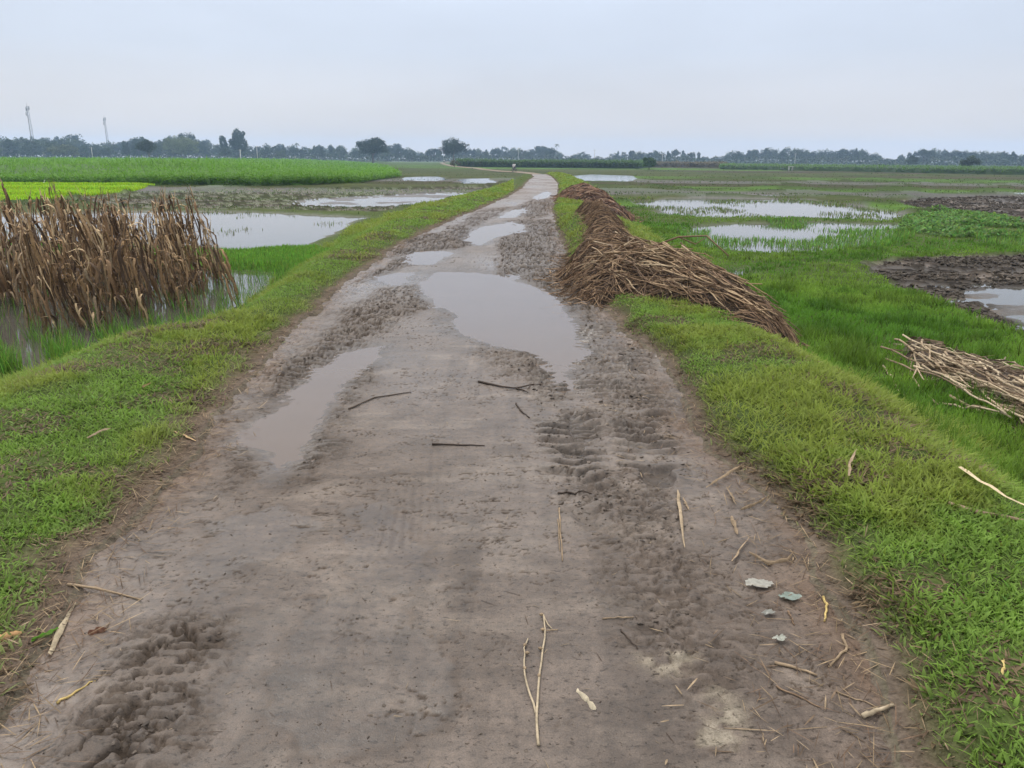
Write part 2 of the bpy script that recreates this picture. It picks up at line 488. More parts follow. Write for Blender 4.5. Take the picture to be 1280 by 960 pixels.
ROUGH = [  # (outline, amplitude)
    (PR([(60, 960), (90, 880), (150, 800), (215, 770), (245, 800), (235, 870), (180, 940), (120, 990), (40, 1000)]), 0.036),
    (PR([(640, 275), (690, 275), (705, 305), (725, 345), (760, 385), (735, 400), (690, 365), (650, 345), (625, 345), (622, 310)]), 0.045),
    (PR([(470, 360), (520, 355), (535, 385), (500, 400), (440, 430), (390, 470), (340, 500), (320, 470), (380, 430), (430, 390)]), 0.034),
    (PR([(270, 610), (300, 555), (330, 565), (322, 595), (290, 615)]), 0.040),
    (PR([(360, 600), (385, 560), (430, 485), (455, 455), (470, 460), (440, 505), (410, 560), (385, 598)]), 0.035),
    (PR([(500, 300), (580, 285), (600, 300), (560, 312), (500, 318), (460, 335)]), 0.04),
    (PR([(720, 600), (790, 590), (860, 640), (900, 720), (960, 800), (900, 900), (820, 860), (780, 740), (720, 650)]), 0.017),
    (PR([(600, 430), (690, 440), (720, 490), (700, 510), (640, 480), (590, 450)]), 0.018),
    (PR([(730, 430), (790, 425), (850, 500), (840, 560), (770, 560), (730, 500)]), 0.018),
    (PR([(640, 262), (672, 246), (692, 250), (690, 268), (660, 276)]), 0.05),
    (PR([(820, 240), (600, 262), (560, 285), (470, 335), (430, 360), (520, 330), (600, 280), (650, 255)]), 0.03),
]
PALES = [PR([(860, 900), (890, 865), (935, 880), (930, 935), (880, 960)]), PR([(800, 820), (850, 815), (870, 840), (820, 850)])]
TREADS = [PR([(745, 400), (728, 470), (715, 530), (722, 590), (745, 640)]), PR([(795, 420), (790, 470), (800, 530), (820, 590)]), PR([(660, 430), (690, 470), (702, 520), (712, 560)])]
TRACKS = [PR([(640, 960 + 200), (560, 960), (545, 800), (540, 650), (545, 560)]), PR([(330, 1100), (440, 900), (480, 760), (500, 640)]), PR([(520, 1050), (510, 850), (515, 700), (525, 600)])]

def R(x, y, info=False):
    x = np.asarray(x, float); y = np.asarray(y, float)
    a = xl(y); b = xr(y); din = np.minimum(x - a, b - x)
    nl = cfbm(x * 0.8, y * 0.6, 3, 41); nm = cfbm(x * 4, y * 4, 4, 42); nf = cfbm(x * 22, y * 22, 3, 43)
    fade = 1 / (1 + y * y / 600.0)
    z = 0.012 * nl + 0.005 * nm + 0.0018 * nf * fade
    jit = 0.18 * cfbm(x * 2.2, y * 2.2, 4, 44) + 0.07 * cfbm(x * 9, y * 12, 3, 45)
    rough = np.zeros(x.shape)
    for P, amp in ROUGH:
        rough = np.maximum(rough, amp * (1 - smooth(-0.18, 0.16, sdist(x, y, P) + jit)))
    wx = 0.25 * nm; 
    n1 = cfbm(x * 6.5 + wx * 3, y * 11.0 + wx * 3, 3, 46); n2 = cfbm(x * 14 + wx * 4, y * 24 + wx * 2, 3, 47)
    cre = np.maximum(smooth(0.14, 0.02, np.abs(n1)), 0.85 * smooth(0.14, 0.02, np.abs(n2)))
    plate = vn(x * 6.5, y * 11, 60) + 0.5 * n2
    z = z + rough * (0.70 * plate + 0.2 - 1.0 * cre)
    zone = smooth(0.36, 0.54, fbm(x * 0.9, y * 1.3, 4, 56))
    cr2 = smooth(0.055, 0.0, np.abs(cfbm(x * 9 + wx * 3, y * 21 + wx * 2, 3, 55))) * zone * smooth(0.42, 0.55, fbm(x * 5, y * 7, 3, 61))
    z = z - 0.006 * cr2 * fade
    edge_d = smooth(0.5, 0.0, din)
    z = z + edge_d * 0.016 * cfbm(x * 9, y * 9, 3, 48)
    tread = np.zeros(x.shape)
    for P in TREADS:
        d, s, side = pdist(x, y, P)
        w = 1 - smooth(0.10, 0.24, d + 0.06 * nm)
        st = np.sin((s + 0.35 * np.abs(side) + 0.04 * nm) / 0.115 * 2 * math.pi)
        mod = smooth(0.25, 0.65, vn(x * 4, y * 4, 49))
        z = z + w * (0.022 * np.clip(st * 2.2 + 2.2 * nm, -1, 1) - 0.010) * mod
        tread = np.maximum(tread, w * mod * (0.35 + 0.65 * smooth(-0.2, 0.6, -st)))
    for P in TRACKS:
        d, s, side = pdist(x, y, P)
        z = z - 0.006 * np.exp(-(d / 0.09) ** 2) + 0.0012 * np.sin(side * 150 + 3 * nm) * np.exp(-(d / 0.09) ** 2) * smooth(0.5, 0.7, vn(x * 3, y * 1.5, 58))
    pm = np.zeros(x.shape)
    for k, P in PUD.items():
        sd = sdist(x, y, P) + jit * (0.5 if k == 'small' else 0.8)
        w = 1 - smooth(-0.26, 0.20, sd)
        z = z * (1 - 0.55 * w) - 0.032 * w
        pm = np.maximum(pm, 1 - smooth(-0.02, 0.30, sd + 0.5 * jit))
    z = z - 0.16 * smooth(0.07, 0.2, -din)
    if not info: return z
    wet = 0.46 + 0.22 * smooth(3.2, 6.5, y) + 0.35 * cfbm(x * 0.7, y * 0.5, 3, 50) + 0.08 * smooth(5, 12, y) - 0.15 * smooth(14, 30, y)
    dark = np.zeros(x.shape)
    for P in WETS:
        dark = np.maximum(dark, 1 - smooth(-0.06, 0.05, sdist(x, y, P) + jit * 1.2))
    for P in TRACKS:
        d, s, side = pdist(x, y, P); dark = np.maximum(dark, 0.45 * np.exp(-(d / 0.11) ** 2) * smooth(0.35, 0.6, vn(x * 2, y * 0.8, 51)))
    pale = np.zeros(x.shape)
    for P in PALES:
        pale = np.maximum(pale, (1 - smooth(-0.05, 0.05, sdist(x, y, P) + jit * 0.6)) * smooth(0.35, 0.55, fbm(x * 14, y * 14, 3, 52)))
    streak = smooth(0.5, 0.72, fbm(x * 3.2, y * 7.5, 4, 53))
    col = lerp(np.array([0.104, 0.083, 0.069]), np.array([0.150, 0.123, 0.102]), (streak * 0.6)[..., None])
    col = col * (0.9 + 0.25 * fbm(x * 1.3, y * 1.0, 3, 57))[..., None]
    st1 = smooth(0.50, 0.60, fbm(x * 4.5 + nm, y * 15, 4, 62)); st2 = smooth(0.47, 0.62, fbm(x * 11, y * 0.7, 3, 63)) * smooth(0.4, 0.6, fbm(x * 0.8, y * 0.5, 3, 64))
    col = col * (1 - 0.14 * st1 - 0.16 * st2)[..., None]
    col = col * (1 - dark[..., None] * np.array([0.27, 0.30, 0.33]))
    col = col * (1 - 0.30 * pm)[..., None]
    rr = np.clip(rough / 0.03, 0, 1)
    lump = np.clip(rr * (0.38 + 0.7 * cre) + 0.95 * cr2, 0, 1)  # churned mud is darker; shade in the crevices is painted into the colour too
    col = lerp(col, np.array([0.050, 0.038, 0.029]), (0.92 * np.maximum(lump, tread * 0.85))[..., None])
    col = lerp(col, np.array([0.120, 0.080, 0.055]), (0.7 * smooth(0.30, 0.0, din) * smooth(0.35, 0.6, fbm(x * 3, y * 2, 3, 54)))[..., None])
    col = lerp(col, np.array([0.24, 0.21, 0.165]), 0.8 * pale[..., None])
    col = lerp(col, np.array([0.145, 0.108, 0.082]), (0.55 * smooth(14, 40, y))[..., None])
    wet = np.clip(np.maximum(wet, np.maximum(dark * 0.62, pm * 0.7)) - 0.5 * pale, 0, 1) * (1 - 0.75 * np.clip(lump, 0, 1))
    wet = np.clip(wet, 0, 1)
    return z, col, wet

# rows: fine close by, about a pixel farther out
ys = [-6.0]
while ys[-1] < 92:
    y_ = ys[-1]
    ys.append(y_ + (0.25 if y_ < 0.6 else max(0.011, min(0.8, y_ * y_ / 1500.0))))
ys = np.array(ys)
us = np.linspace(-1, 1, 460)
YY = np.repeat(ys[:, None], len(us), 1)
A_ = xl(ys) - 0.2; B_ = xr(ys) + 0.2
XX = (A_ + B_)[:, None] / 2 + us[None, :] * (B_ - A_)[:, None] / 2
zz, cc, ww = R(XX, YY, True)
zz = np.where(YY > 84, zz - 0.9 * smooth(84, 92, YY), zz)
def grid_quads(nr, nc, wrap=False):
    i = np.arange(nr - 1)[:, None] * nc
    j = np.arange(nc if wrap else nc - 1)[None, :]
    return np.stack([i + j, i + (j + 1) % nc, i + nc + (j + 1) % nc, i + nc + j], -1).reshape(-1, 4)
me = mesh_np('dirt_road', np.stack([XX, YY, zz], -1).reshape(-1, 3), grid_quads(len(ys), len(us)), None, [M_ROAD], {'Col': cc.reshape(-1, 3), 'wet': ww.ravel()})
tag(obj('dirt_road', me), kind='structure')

# loose crumbs of wet mud thrown up by wheels and hooves
n = 110000
x = rng.uniform(-2.4, 2.2, n); y = np.exp(rng.uniform(math.log(1.4), math.log(22), n))
k = (x > xl(y) + 0.03) & (x < xr(y) - 0.03); x, y = x[k], y[k]
w_ = np.full(len(x), 0.13)
jj = 0.16 * cfbm(x * 2.2, y * 2.2, 4, 44)
for P, amp in ROUGH: w_ = np.maximum(w_, 0.35 * (1 - smooth(-0.15, 0.15, sdist(x, y, P) + jj)) * smooth(0.45, 0.60, fbm(x * 4, y * 6, 3, 59)))
for P in TREADS: w_ = np.maximum(w_, 0.25 * (1 - smooth(0.1, 0.3, pdist(x, y, P)[0])))
wd = np.full(len(x), 9.0)
for P in PUD.values(): wd = np.minimum(wd, sdist(x, y, P) + 0.8 * jj)
w_ = np.maximum(w_, 0.12 * (1 - smooth(0.05, 0.25, wd))); w_[wd < 0.0] *= 0.03
k = rng.random(len(x)) < w_; small = w_[k] < 0.16; x, y = x[k], y[k]; n = len(x)
th_ = (1 + 5 ** 0.5) / 2
ico = np.array([(-1, th_, 0), (1, th_, 0), (-1, -th_, 0), (1, -th_, 0), (0, -1, th_), (0, 1, th_), (0, -1, -th_), (0, 1, -th_), (th_, 0, -1), (th_, 0, 1), (-th_, 0, -1), (-th_, 0, 1)]) / 1.9
icf = np.array([(0, 11, 5), (0, 5, 1), (0, 1, 7), (0, 7, 10), (0, 10, 11), (1, 5, 9), (5, 11, 4), (11, 10, 2), (10, 7, 6), (7, 1, 8), (3, 9, 4), (3, 4, 2), (3, 2, 6), (3, 6, 8), (3, 8, 9), (4, 9, 5), (2, 4, 11), (6, 2, 10), (8, 6, 7), (9, 8, 1)])
sz = rng.uniform(0.003, 0.009, n) * np.where(rng.random(n) < 0.12, 1.8, 1.0) * (1 + np.clip((y - 5) / 12, 0, 1)) * np.where(small, 0.42, 1.0)
st_ = np.stack([rng.uniform(0.7, 1.9, n), rng.uniform(0.5, 1.1, n), rng.uniform(0.3, 0.6, n)], -1)
a_ = rng.uniform(0, 6.28, n)
B = ico[None] * rng.uniform(0.45, 1.45, (n, 12, 1)) * (sz[:, None] * st_)[:, None, :]
ca, sa = np.cos(a_)[:, None], np.sin(a_)[:, None]
V_ = np.stack([x[:, None] + B[..., 0] * ca - B[..., 1] * sa, y[:, None] + B[..., 0] * sa + B[..., 1] * ca, (R(x, y) + sz * 0.05)[:, None] + B[..., 2]], -1).reshape(-1, 3)
F_ = (icf[None] + (np.arange(n) * 12)[:, None, None]).reshape(-1, 3)
cc_ = np.repeat(np.array([0.085, 0.067, 0.053])[None] * rng.uniform(0.5, 1.4, (n, 1)), 12, 0)
me = mesh_np('mud_crumbs', V_, None, F_, [M_ROAD], {'Col': cc_, 'wet': np.full(len(V_), 0.35)}, False)
tag(obj('mud_crumbs', me), 'dark crumbs of churned mud on the road', 'mud', kind='stuff')

# clods of the ploughed plots on the right
def clods(keys, n, s0, s1, seed):
    out = []
    for key in keys:
        P = MUD[key]; mn = P[:, :2].min(0); mx = P[:, :2].max(0)
        x = rng.uniform(mn[0], min(mx[0], 45), n); y = rng.uniform(mn[1], mx[1], n)
        k = (sdist(x, y, P) < -0.1) & (rng.random(n) < smooth(0.36, 0.58, fbm(x * 0.7, y * 1.1, 4, seed))) & (sdist(x, y, WATER['mud_pool']) > 0.0)
        out.append(np.stack([x[k], y[k]], -1))
    p = np.vstack(out); x, y = p[:, 0], p[:, 1]; n = len(x)
    sz = np.exp(rng.uniform(math.log(s0), math.log(s1), n)) * (1 + 0.03 * np.hypot(x, y))
    st = np.stack([rng.uniform(0.8, 1.8, n), rng.uniform(0.6, 1.2, n), rng.uniform(0.45, 0.9, n)], -1); a = rng.uniform(0, 6.28, n)
    B = ico[None] * rng.uniform(0.5, 1.4, (n, 12, 1)) * (sz[:, None] * st)[:, None, :]
    ca, sa = np.cos(a)[:, None], np.sin(a)[:, None]
    V = np.stack([x[:, None] + B[..., 0] * ca - B[..., 1] * sa, y[:, None] + B[..., 0] * sa + B[..., 1] * ca, (G(x, y) + sz * 0.15)[:, None] + B[..., 2]], -1).reshape(-1, 3)
    c = np.repeat(np.array([0.062, 0.052, 0.042])[None] * rng.uniform(0.5, 1.5, (n, 1)), 12, 0)
    m = mesh_np('mud_clods', V, None, (icf[None] + (np.arange(n) * 12)[:, None, None]).reshape(-1, 3), [M_LAND], {'Col': c, 'wet': np.full(len(V), 0.2)}, False)
    tag(obj('mud_clods', m), 'dark turned clods of the ploughed plots on the right', 'clods', kind='stuff')
clods(['field', 'dark'], 60000, 0.007, 0.030, 180)

def flat_poly(name, P, z, mat, grow):
    P = np.asarray(P)[:, :2]; c = P.mean(0)
    d = P - c; L = np.linalg.norm(d, axis=1)[:, None]
    Q = c + d * (1 + grow / L)
    V = np.column_stack([Q, np.full(len(Q), z)])
    m = bpy.data.meshes.new(name); m.from_pydata([tuple(map(float, v)) for v in V], [], [tuple(range(len(V)))])
    m.materials.append(mat); m.update()
    if m.polygons[0].normal.z < 0: m.flip_normals()
    o = obj(name, m); return tag(o, kind='structure')

for i_, (k, P) in enumerate(PUD.items()):
    flat_poly('puddle_water', P, PUD_W - 0.0004 * i_, M_PUDDLE, 0.22)
for i_, (k, P) in enumerate(WATER.items()):
    flat_poly('paddy_water', P, WLEV[k], M_PADDY, 0.6)

# ------------------------------------------------------------------ the land, one sheet to the horizon
rs = [0.5]
while rs[-1] < 1700:
    r_ = rs[-1]
    rs.append(r_ + (max(0.02, r_ * r_ / 1400.0) if r_ < 60 else r_ * 0.042 if r_ < 400 else r_ * 0.12))
rs = np.array(rs)
angd = np.concatenate([np.arange(-180, -58, 4.0), np.arange(-58, 58, 0.14), np.arange(58, 180, 4.0)])
ang = np.radians(angd)
RR = np.repeat(rs[:, None], len(ang), 1); AA = np.repeat(ang[None, :], len(rs), 0)
X = RR * np.sin(AA); Y = RR * np.cos(AA)
Z, I = G(X, Y, True)
def land_color(X, Y, I):
    h = I['h'][..., None]
    near = np.broadcast_to(C_SOILGRASS, X.shape + (3,))
    far = np.where(h < 0.36, C_OLIVE, np.where(h < 0.56, C_BROWN * 0.85, np.where(h < 0.80, C_GREEN * 1.1, C_DARK * 0.9)))
    v = (0.8 + 0.4 * fbm(X * 0.12, Y * 0.12, 3, 60))[..., None]
    patch = smooth(0.45, 0.60, fbm(X * 0.035, Y * 0.40, 4, 61))[..., None]
    far = lerp(far, C_OLIVE * 0.65, patch * 0.7) * v
    far = lerp(far, np.array([0.040, 0.062, 0.018]), I['bund'][..., None])
    c = lerp(near, far, smooth(30, 36, I['r'])[..., None])
    c = lerp(c, np.array([0.06, 0.095, 0.03]), smooth(280, 420, I['r'])[..., None])
    c = lerp(c, np.array([0.035, 0.055, 0.02]), smooth(470, 540, I['r'])[..., None])
    mudc = lerp(C_DARK * 0.9, C_MUD * 0.95, smooth(0.40, 0.62, fbm(X * 0.5, Y * 0.9, 4, 62))[..., None])
    left = (X < 0)[..., None]
    mudc = np.where(left, lerp(C_BROWN, C_OLIVE, smooth(0.4, 0.6, fbm(X * 0.3, Y * 0.9, 4, 63))[..., None]), mudc)
    mudc = mudc * (1.2 - 0.75 * np.clip(I['cl'] / 0.06, 0, 1))[..., None]
    c = lerp(c, mudc, I['mudm'][..., None])
    c = lerp(c, C_DARK * 1.1, I['watm'][..., None])
    bankw = ((I['tl'] > 0) & (I['tl'] < 1.0) | (I['tr'] > 0) & (I['tr'] < 1.0)) * I['fy']
    edge_l = smooth(0.15, 0.0, I['tl']) * (I['tl'] > 0) + smooth(0.10, 0.0, I['tr']) * (I['tr'] > 0)
    c = lerp(c, np.broadcast_to(C_SOILGRASS, c.shape), bankw[..., None])
    c = lerp(c, np.array([0.095, 0.070, 0.052]), (np.clip(edge_l, 0, 1) * I['fy'])[..., None])
    inside = smooth(-0.1, 0.05, I['din']) * I['fy']
    c = lerp(c, C_MUD, inside[..., None])
    sd = sdist(X, Y, SEED); c = lerp(c, C_LIME * 0.8, (1 - smooth(-0.6, 0.3, sd))[..., None])
    wet = 0.1 + 0.5 * np.maximum(0.45 * I['mudm'] * (1 - smooth(0.0, 0.04, I['cl'])), I['watm'])
    wet = np.maximum(wet, 0.35 * (I['h'] > 0.82) * (I['r'] > 34))
    return c, np.clip(wet * (1 - 0.7 * bankw), 0, 1)
cc, ww = land_color(X, Y, I)
V = np.stack([X, Y, Z], -1).reshape(-1, 3)
nr, nc = X.shape
Qd = grid_quads(nr, nc, True)
V = np.vstack([V, [[0, 0, -0.14]]])
T_ = np.stack([np.full(nc, len(V) - 1), (np.arange(nc) + 1) % nc, np.arange(nc)], -1)
Qd = Qd[:, ::-1]; T_ = T_[:, ::-1]
Qd = Qd[:, ::-1] if False else Qd
me = mesh_np('ground', V, Qd, T_, [M_LAND], {'Col': np.vstack([cc.reshape(-1, 3), C_MUD]), 'wet': np.append(ww.ravel(), 0.2)})
if me.polygons[len(me.polygons) // 3].normal.z < 0: me.flip_normals()
tag(obj('ground', me), kind='structure')

# far end of the track, winding on to the left across the fields
_pp = [(676, 219.5), (664, 217.2), (648, 215.6), (628, 214.8), (606, 212.4), (596, 210.6), (580, 209.4), (566, 208), (556, 205.6), (552, 203.6), (560, 202.4)]
_pw = np.array([gp(a, b, 0.1) for a, b in _pp])
_t = np.linspace(0, len(_pw) - 1, 120)
_c = np.stack([np.interp(_t, np.arange(len(_pw)), _pw[:, k]) for k in range(2)], -1)
_d = np.gradient(_c, axis=0); _d /= np.linalg.norm(_d, axis=1)[:, None]
_n = np.stack([-_d[:, 1], _d[:, 0]], -1)
rows = []
for k in np.linspace(-1, 1, 7):
    p = _c + _n * (k * 1.1 + 0.3 * cfbm(_t * 0.9, _t * 0 + k, 2, 80)[:, None] * abs(k))
    rows.append(np.column_stack([p, z0(np.hypot(p[:, 0], p[:, 1])) + 0.30 - 0.16 * abs(k) ** 3]))
Vp = np.stack(rows, 1).reshape(-1, 3)
me = mesh_np('dirt_path', Vp, grid_quads(120, 7), None, [M_ROAD], {'Col': np.tile([0.20, 0.165, 0.125], (len(Vp), 1)), 'wet': np.full(len(Vp), 0.1)})
tag(obj('dirt_path', me), kind='structure')

# ------------------------------------------------------------------ heaps of cut stalks (outlines on the ground)
HEAP = PR([(700, 348), (722, 372), (748, 383), (775, 380), (850, 393), (915, 409), (955, 428)], 0.0)
HEAP = np.vstack([HEAP, [[2.62, 7.25, 0], [3.0, 7.55, 0], [2.95, 8.4, 0], [2.65, 9.8, 0], [2.30, 11.6, 0], [2.05, 13.2, 0], [2.15, 15.6, 0], [2.20, 18.0, 0], [2.0, 20.0, 0], [1.60, 19.6, 0], [1.62, 17.0, 0], [1.42, 14.6, 0], [1.10, 12.9, 0], [0.88, 11.6, 0]]])
HEAP2 = PR([(704, 252), (745, 260), (772, 265), (792, 262), (790, 254), (770, 248), (735, 244), (700, 245)], 0.0)
BUND = PR([(1128, 440), (1148, 462), (1190, 480), (1235, 505), (1262, 528), (1330, 560), (1420, 590), (1440, 530), (1330, 480), (1250, 455), (1180, 432), (1135, 424)], -0.38)
def heap_h(x, y):
    j = 0.10 * cfbm(x * 2.2, y * 2.2, 3, 90)
    s = -(sdist(x, y, HEAP) + j)
    top = np.interp(y, [7.1, 7.8, 9, 11, 14, 16, 20], [0.28, 0.35, 0.35, 0.34, 0.40, 0.48, 0.48])
    return top * np.sqrt(np.clip(s / 0.75, 0, 1)) * (0.95 + 0.30 * cfbm(x * 1.9, y * 1.9, 3, 91)) + np.clip(s * 2, -0.06, 0)
def heap2_h(x, y):
    s = -(sdist(x, y, HEAP2) + 0.15 * cfbm(x, y, 3, 92))
    return 0.45 * np.sqrt(np.clip(s / 1.0, 0, 1)) * (0.9 + 0.3 * cfbm(x * 1.1, y * 1.1, 2, 93)) + np.clip(s * 2, -0.06, 0)
def bund_h(x, y):
    s = -(sdist(x, y, BUND) + 0.05 * cfbm(x * 3, y * 3, 3, 94))
    return 0.12 * np.sqrt(np.clip(s / 0.25, 0, 1)) + np.clip(s * 2, -0.06, 0)

# ------------------------------------------------------------------ grass
def scatter(n, r0, r1, a0, a1):
    r = np.sqrt(rng.uniform(r0 * r0, r1 * r1, n)); a = np.radians(rng.uniform(a0, a1, n))
    return r * np.sin(a), r * np.cos(a)

def greens(n, base, spread=0.25, straw=0.06):
    k = rng.normal(1, spread, n).clip(0.45, 1.7)[:, None]
    c = np.asarray(base)[None, :] * k
    c = c * (1 + rng.normal(0, 0.10, (n, 3)))
    yel = rng.random(n)[:, None]
    c = lerp(c, c * np.array([1.35, 1.1, 0.9]), (yel > 0.7) * 0.8)
    st = rng.random(n)[:, None] < straw
    c = np.where(st, np.array([0.24, 0.20, 0.10]) * rng.uniform(0.7, 1.2, (n, 1)), c)
    return np.clip(c, 0.005, 0.6)

GB = MB()
def push(mb, x, y, z, L, Wd, th, droop, col, seg, az=None):
    if len(x) == 0: return
    az = rng.uniform(0, 2 * math.pi, len(x)) if az is None else az
    V, Q, T, C = blades(x, y, z, L, Wd, th, az, droop, col, seg)
    mb.add(V, Q, T, C)

B_BANK = np.array([0.295, 0.480, 0.085])
for (r0, r1, dens, seg) in [(0.9, 4.2, 12000, 2), (4.2, 8, 6500, 2), (8, 14, 2600, 1), (14, 26, 800, 1), (26, 50, 220, 1), (50, 95, 60, 1)]:
    a0, a1 = (-62, 62) if r0 < 8 else (-42, 42)
    n = int(dens * math.radians(a1 - a0) / 2 * (r1 * r1 - r0 * r0))
    n = min(n, 1500000)
    x, y = scatter(n, r0, r1, a0, a1)
    a, b, tl, tr = bank_parts(x, y)
    m = ((tl > -0.03) & (tl < 1.08) & (x > -14)) | ((tr > -0.03) & (tr < 1.08))
    m &= y < 95
    x, y, tl, tr = x[m], y[m], tl[m], tr[m]
    patch = fbm(x * 1.1, y * 1.1, 4, 101); p2 = fbm(x * 3.5, y * 3.5, 3, 102)
    # thin, trodden margin beside the road
    wl = (edge(_le, y) - edge(_lo, y)); wr = (edge(_ro, y) - edge(_re, y))
    marg = np.where(tl > -0.05, tl * np.maximum(wl, 0.4) / 0.55, tr * np.maximum(wr, 0.4) / 0.30)
    marg = np.where((tl > -0.05) & (x < 0), tl * np.maximum(wl, .4) / 0.24, tr * np.maximum(wr, .4) / 0.13)
    keep = rng.random(len(x)) < np.clip(marg * 1.1 - 0.15 + (p2 - 0.5) * 1.6, 0.015, 1) * np.clip(0.35 + (p2 - 0.3) * 3, 0.3, 1)
    keep &= (sdist(x, y, HEAP) > 0.02) & (sdist(x, y, HEAP2) > 0.1) & (sdist(x, y, BUND) > 0.0)
    x, y, tl, tr, patch, p2, marg = [q[keep] for q in (x, y, tl, tr, patch, p2, marg)]
    z = G(x, y) - 0.006
    n = len(x); r = np.hypot(x, y)
    L = rng.uniform(0.032, 0.080, n) * (0.75 + 0.8 * smooth(0.4, 0.7, patch)) * np.clip(0.55 + marg * 0.5, 0.6, 1.0)
    L *= 1 + 0.9 * smooth(0.55, 1.0, np.maximum(tl, tr)) + np.clip((r - 8) / 30, 0, 1.2)
    Wd = np.maximum(rng.uniform(0.004, 0.009, n) * np.where(p2 > 0.5, 1.25, 0.85), r * 0.00115) * (1 + np.clip((r - 14) / 30, 0, 1.2))
    if r0 < 8:
        br = rng.random(n) < 0.22 + 0.3 * smooth(0.5, 0.7, fbm(x * 2.3, y * 2.3, 3, 104))
        Wd = np.where(br, rng.uniform(0.008, 0.015, n), Wd); L = np.where(br, rng.uniform(0.032, 0.06, n), L)
    base = lerp(B_BANK[None, :], np.array([0.375, 0.475, 0.085])[None, :], smooth(0.42, 0.65, patch)[:, None])
    base = lerp(base, np.array([0.33, 0.37, 0.17])[None, :], (np.clip(1.15 - marg, 0, 1) * 0.8)[:, None])
    col = greens(n, [1, 1, 1], 0.25, 0.0) * base
    dead = rng.random(n) < np.clip(0.05 + 0.75 * np.clip(1.0 - marg, 0, 1) + 0.8 * smooth(0.57, 0.68, fbm(x * 1.4, y * 1.4, 4, 103)), 0, 0.9)
    dc = np.where(rng.random((n, 1)) < 0.5, np.array([0.20, 0.145, 0.085]), np.array([0.125, 0.085, 0.055])) * rng.uniform(0.7, 1.3, (n, 1))
    col = np.where(dead[:, None], dc, col)
    th = rng.uniform(0.15, 1.15, n); th = np.where(dead, rng.uniform(0.9, 1.5, n), th)
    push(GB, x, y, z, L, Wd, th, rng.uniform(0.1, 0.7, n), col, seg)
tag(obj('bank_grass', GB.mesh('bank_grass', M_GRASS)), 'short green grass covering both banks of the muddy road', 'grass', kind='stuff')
print('bank grass verts', GB.n)

# straw fringe trodden into the road margin
FB = MB()
for (r0, r1, dens) in [(1.2, 5, 2600), (5, 10, 1100), (10, 22, 220)]:
    n = int(dens * math.radians(110) / 2 * (r1 * r1 - r0 * r0))
    x, y = scatter(n, r0, r1, -55, 55)
    a = xl(y); b = xr(y)
    dl = x - a; dr = b - x
    keep = ((dl > -0.35) & (dl < 0.28) & (rng.random(n) < np.exp(-np.abs(dl - 0.0) / 0.13) * 0.95)) | ((dr > -0.22) & (dr < 0.5) & (rng.random(n) < np.exp(-np.abs(dr) / 0.16) * 0.5))
    x, y = x[keep], y[keep]; n = len(x)
    z = np.maximum(G(x, y), R(x, y)) + rng.uniform(0.001, 0.012, n)
    c = np.where(rng.random((n, 1)) < 0.35, np.array([0.26, 0.19, 0.115]), np.array([0.125, 0.082, 0.055])) * rng.uniform(0.6, 1.3, (n, 1))
    r = np.hypot(x, y)
    push(FB, x, y, z, rng.uniform(0.03, 0.13, n), np.maximum(rng.uniform(0.002, 0.005, n), r * 0.0008), rng.uniform(1.35, 1.57, n), rng.uniform(0, 0.06, n), c, 1)
# and scattered thinly over the mud
n = 13000; x, y = scatter(n, 1.4, 11, -42, 42)
k = (x > xl(y)) & (x < xr(y)); x, y = x[k], y[k]
k = rng.random(len(x)) < 0.30 + 0.70 * smooth(0.2, 1.2, x) * smooth(0.35, 0.6, fbm(x, y, 3, 110)); x, y = x[k], y[k]; n = len(x)
z = R(x, y) + 0.002
c = np.where(rng.random((n, 1)) < 0.35, np.array([0.27, 0.21, 0.14]), np.array([0.085, 0.06, 0.045])) * rng.uniform(0.7, 1.2, (n, 1))
push(FB, x, y, z, rng.uniform(0.015, 0.07, n) * rng.uniform(0.5, 1.4, n), np.maximum(rng.uniform(0.0015, 0.004, n), np.hypot(x, y) * 0.0006), rng.uniform(1.45, 1.57, n), np.zeros(n), c, 1)
n = 38000; x, y = scatter(n, 1.4, 10, -50, 45)
dr = xr(y) - x; dl = x - xl(y)
k = ((dr > -0.12) & (dr < 0.9) & (rng.random(n) < 0.75 * np.exp(-np.maximum(dr - 0.15, 0) / 0.30) * smooth(0.40, 0.58, fbm(x * 1.6, y * 1.6, 3, 111)))) | ((dl > -0.3) & (dl < 0.25) & (rng.random(n) < 0.30))
x, y = x[k], y[k]; n = len(x)
c = np.where(rng.random((n, 1)) < 0.45, np.array([0.30, 0.225, 0.145]), np.array([0.15, 0.105, 0.07])) * rng.uniform(0.6, 1.25, (n, 1))
push(FB, x, y, np.maximum(G(x, y), R(x, y)) + rng.uniform(0.002, 0.015, n), rng.uniform(0.02, 0.08, n) * np.where(rng.random(n) < 0.15, 2.4, 1.0), rng.uniform(0.0025, 0.007, n), rng.uniform(1.42, 1.56, n), rng.uniform(0, 0.05, n), c, 2)
tag(obj('straw_litter', FB.mesh('straw_litter', M_DRY)), 'fine brown straw trodden into the edges of the muddy road', 'straw', kind='stuff')

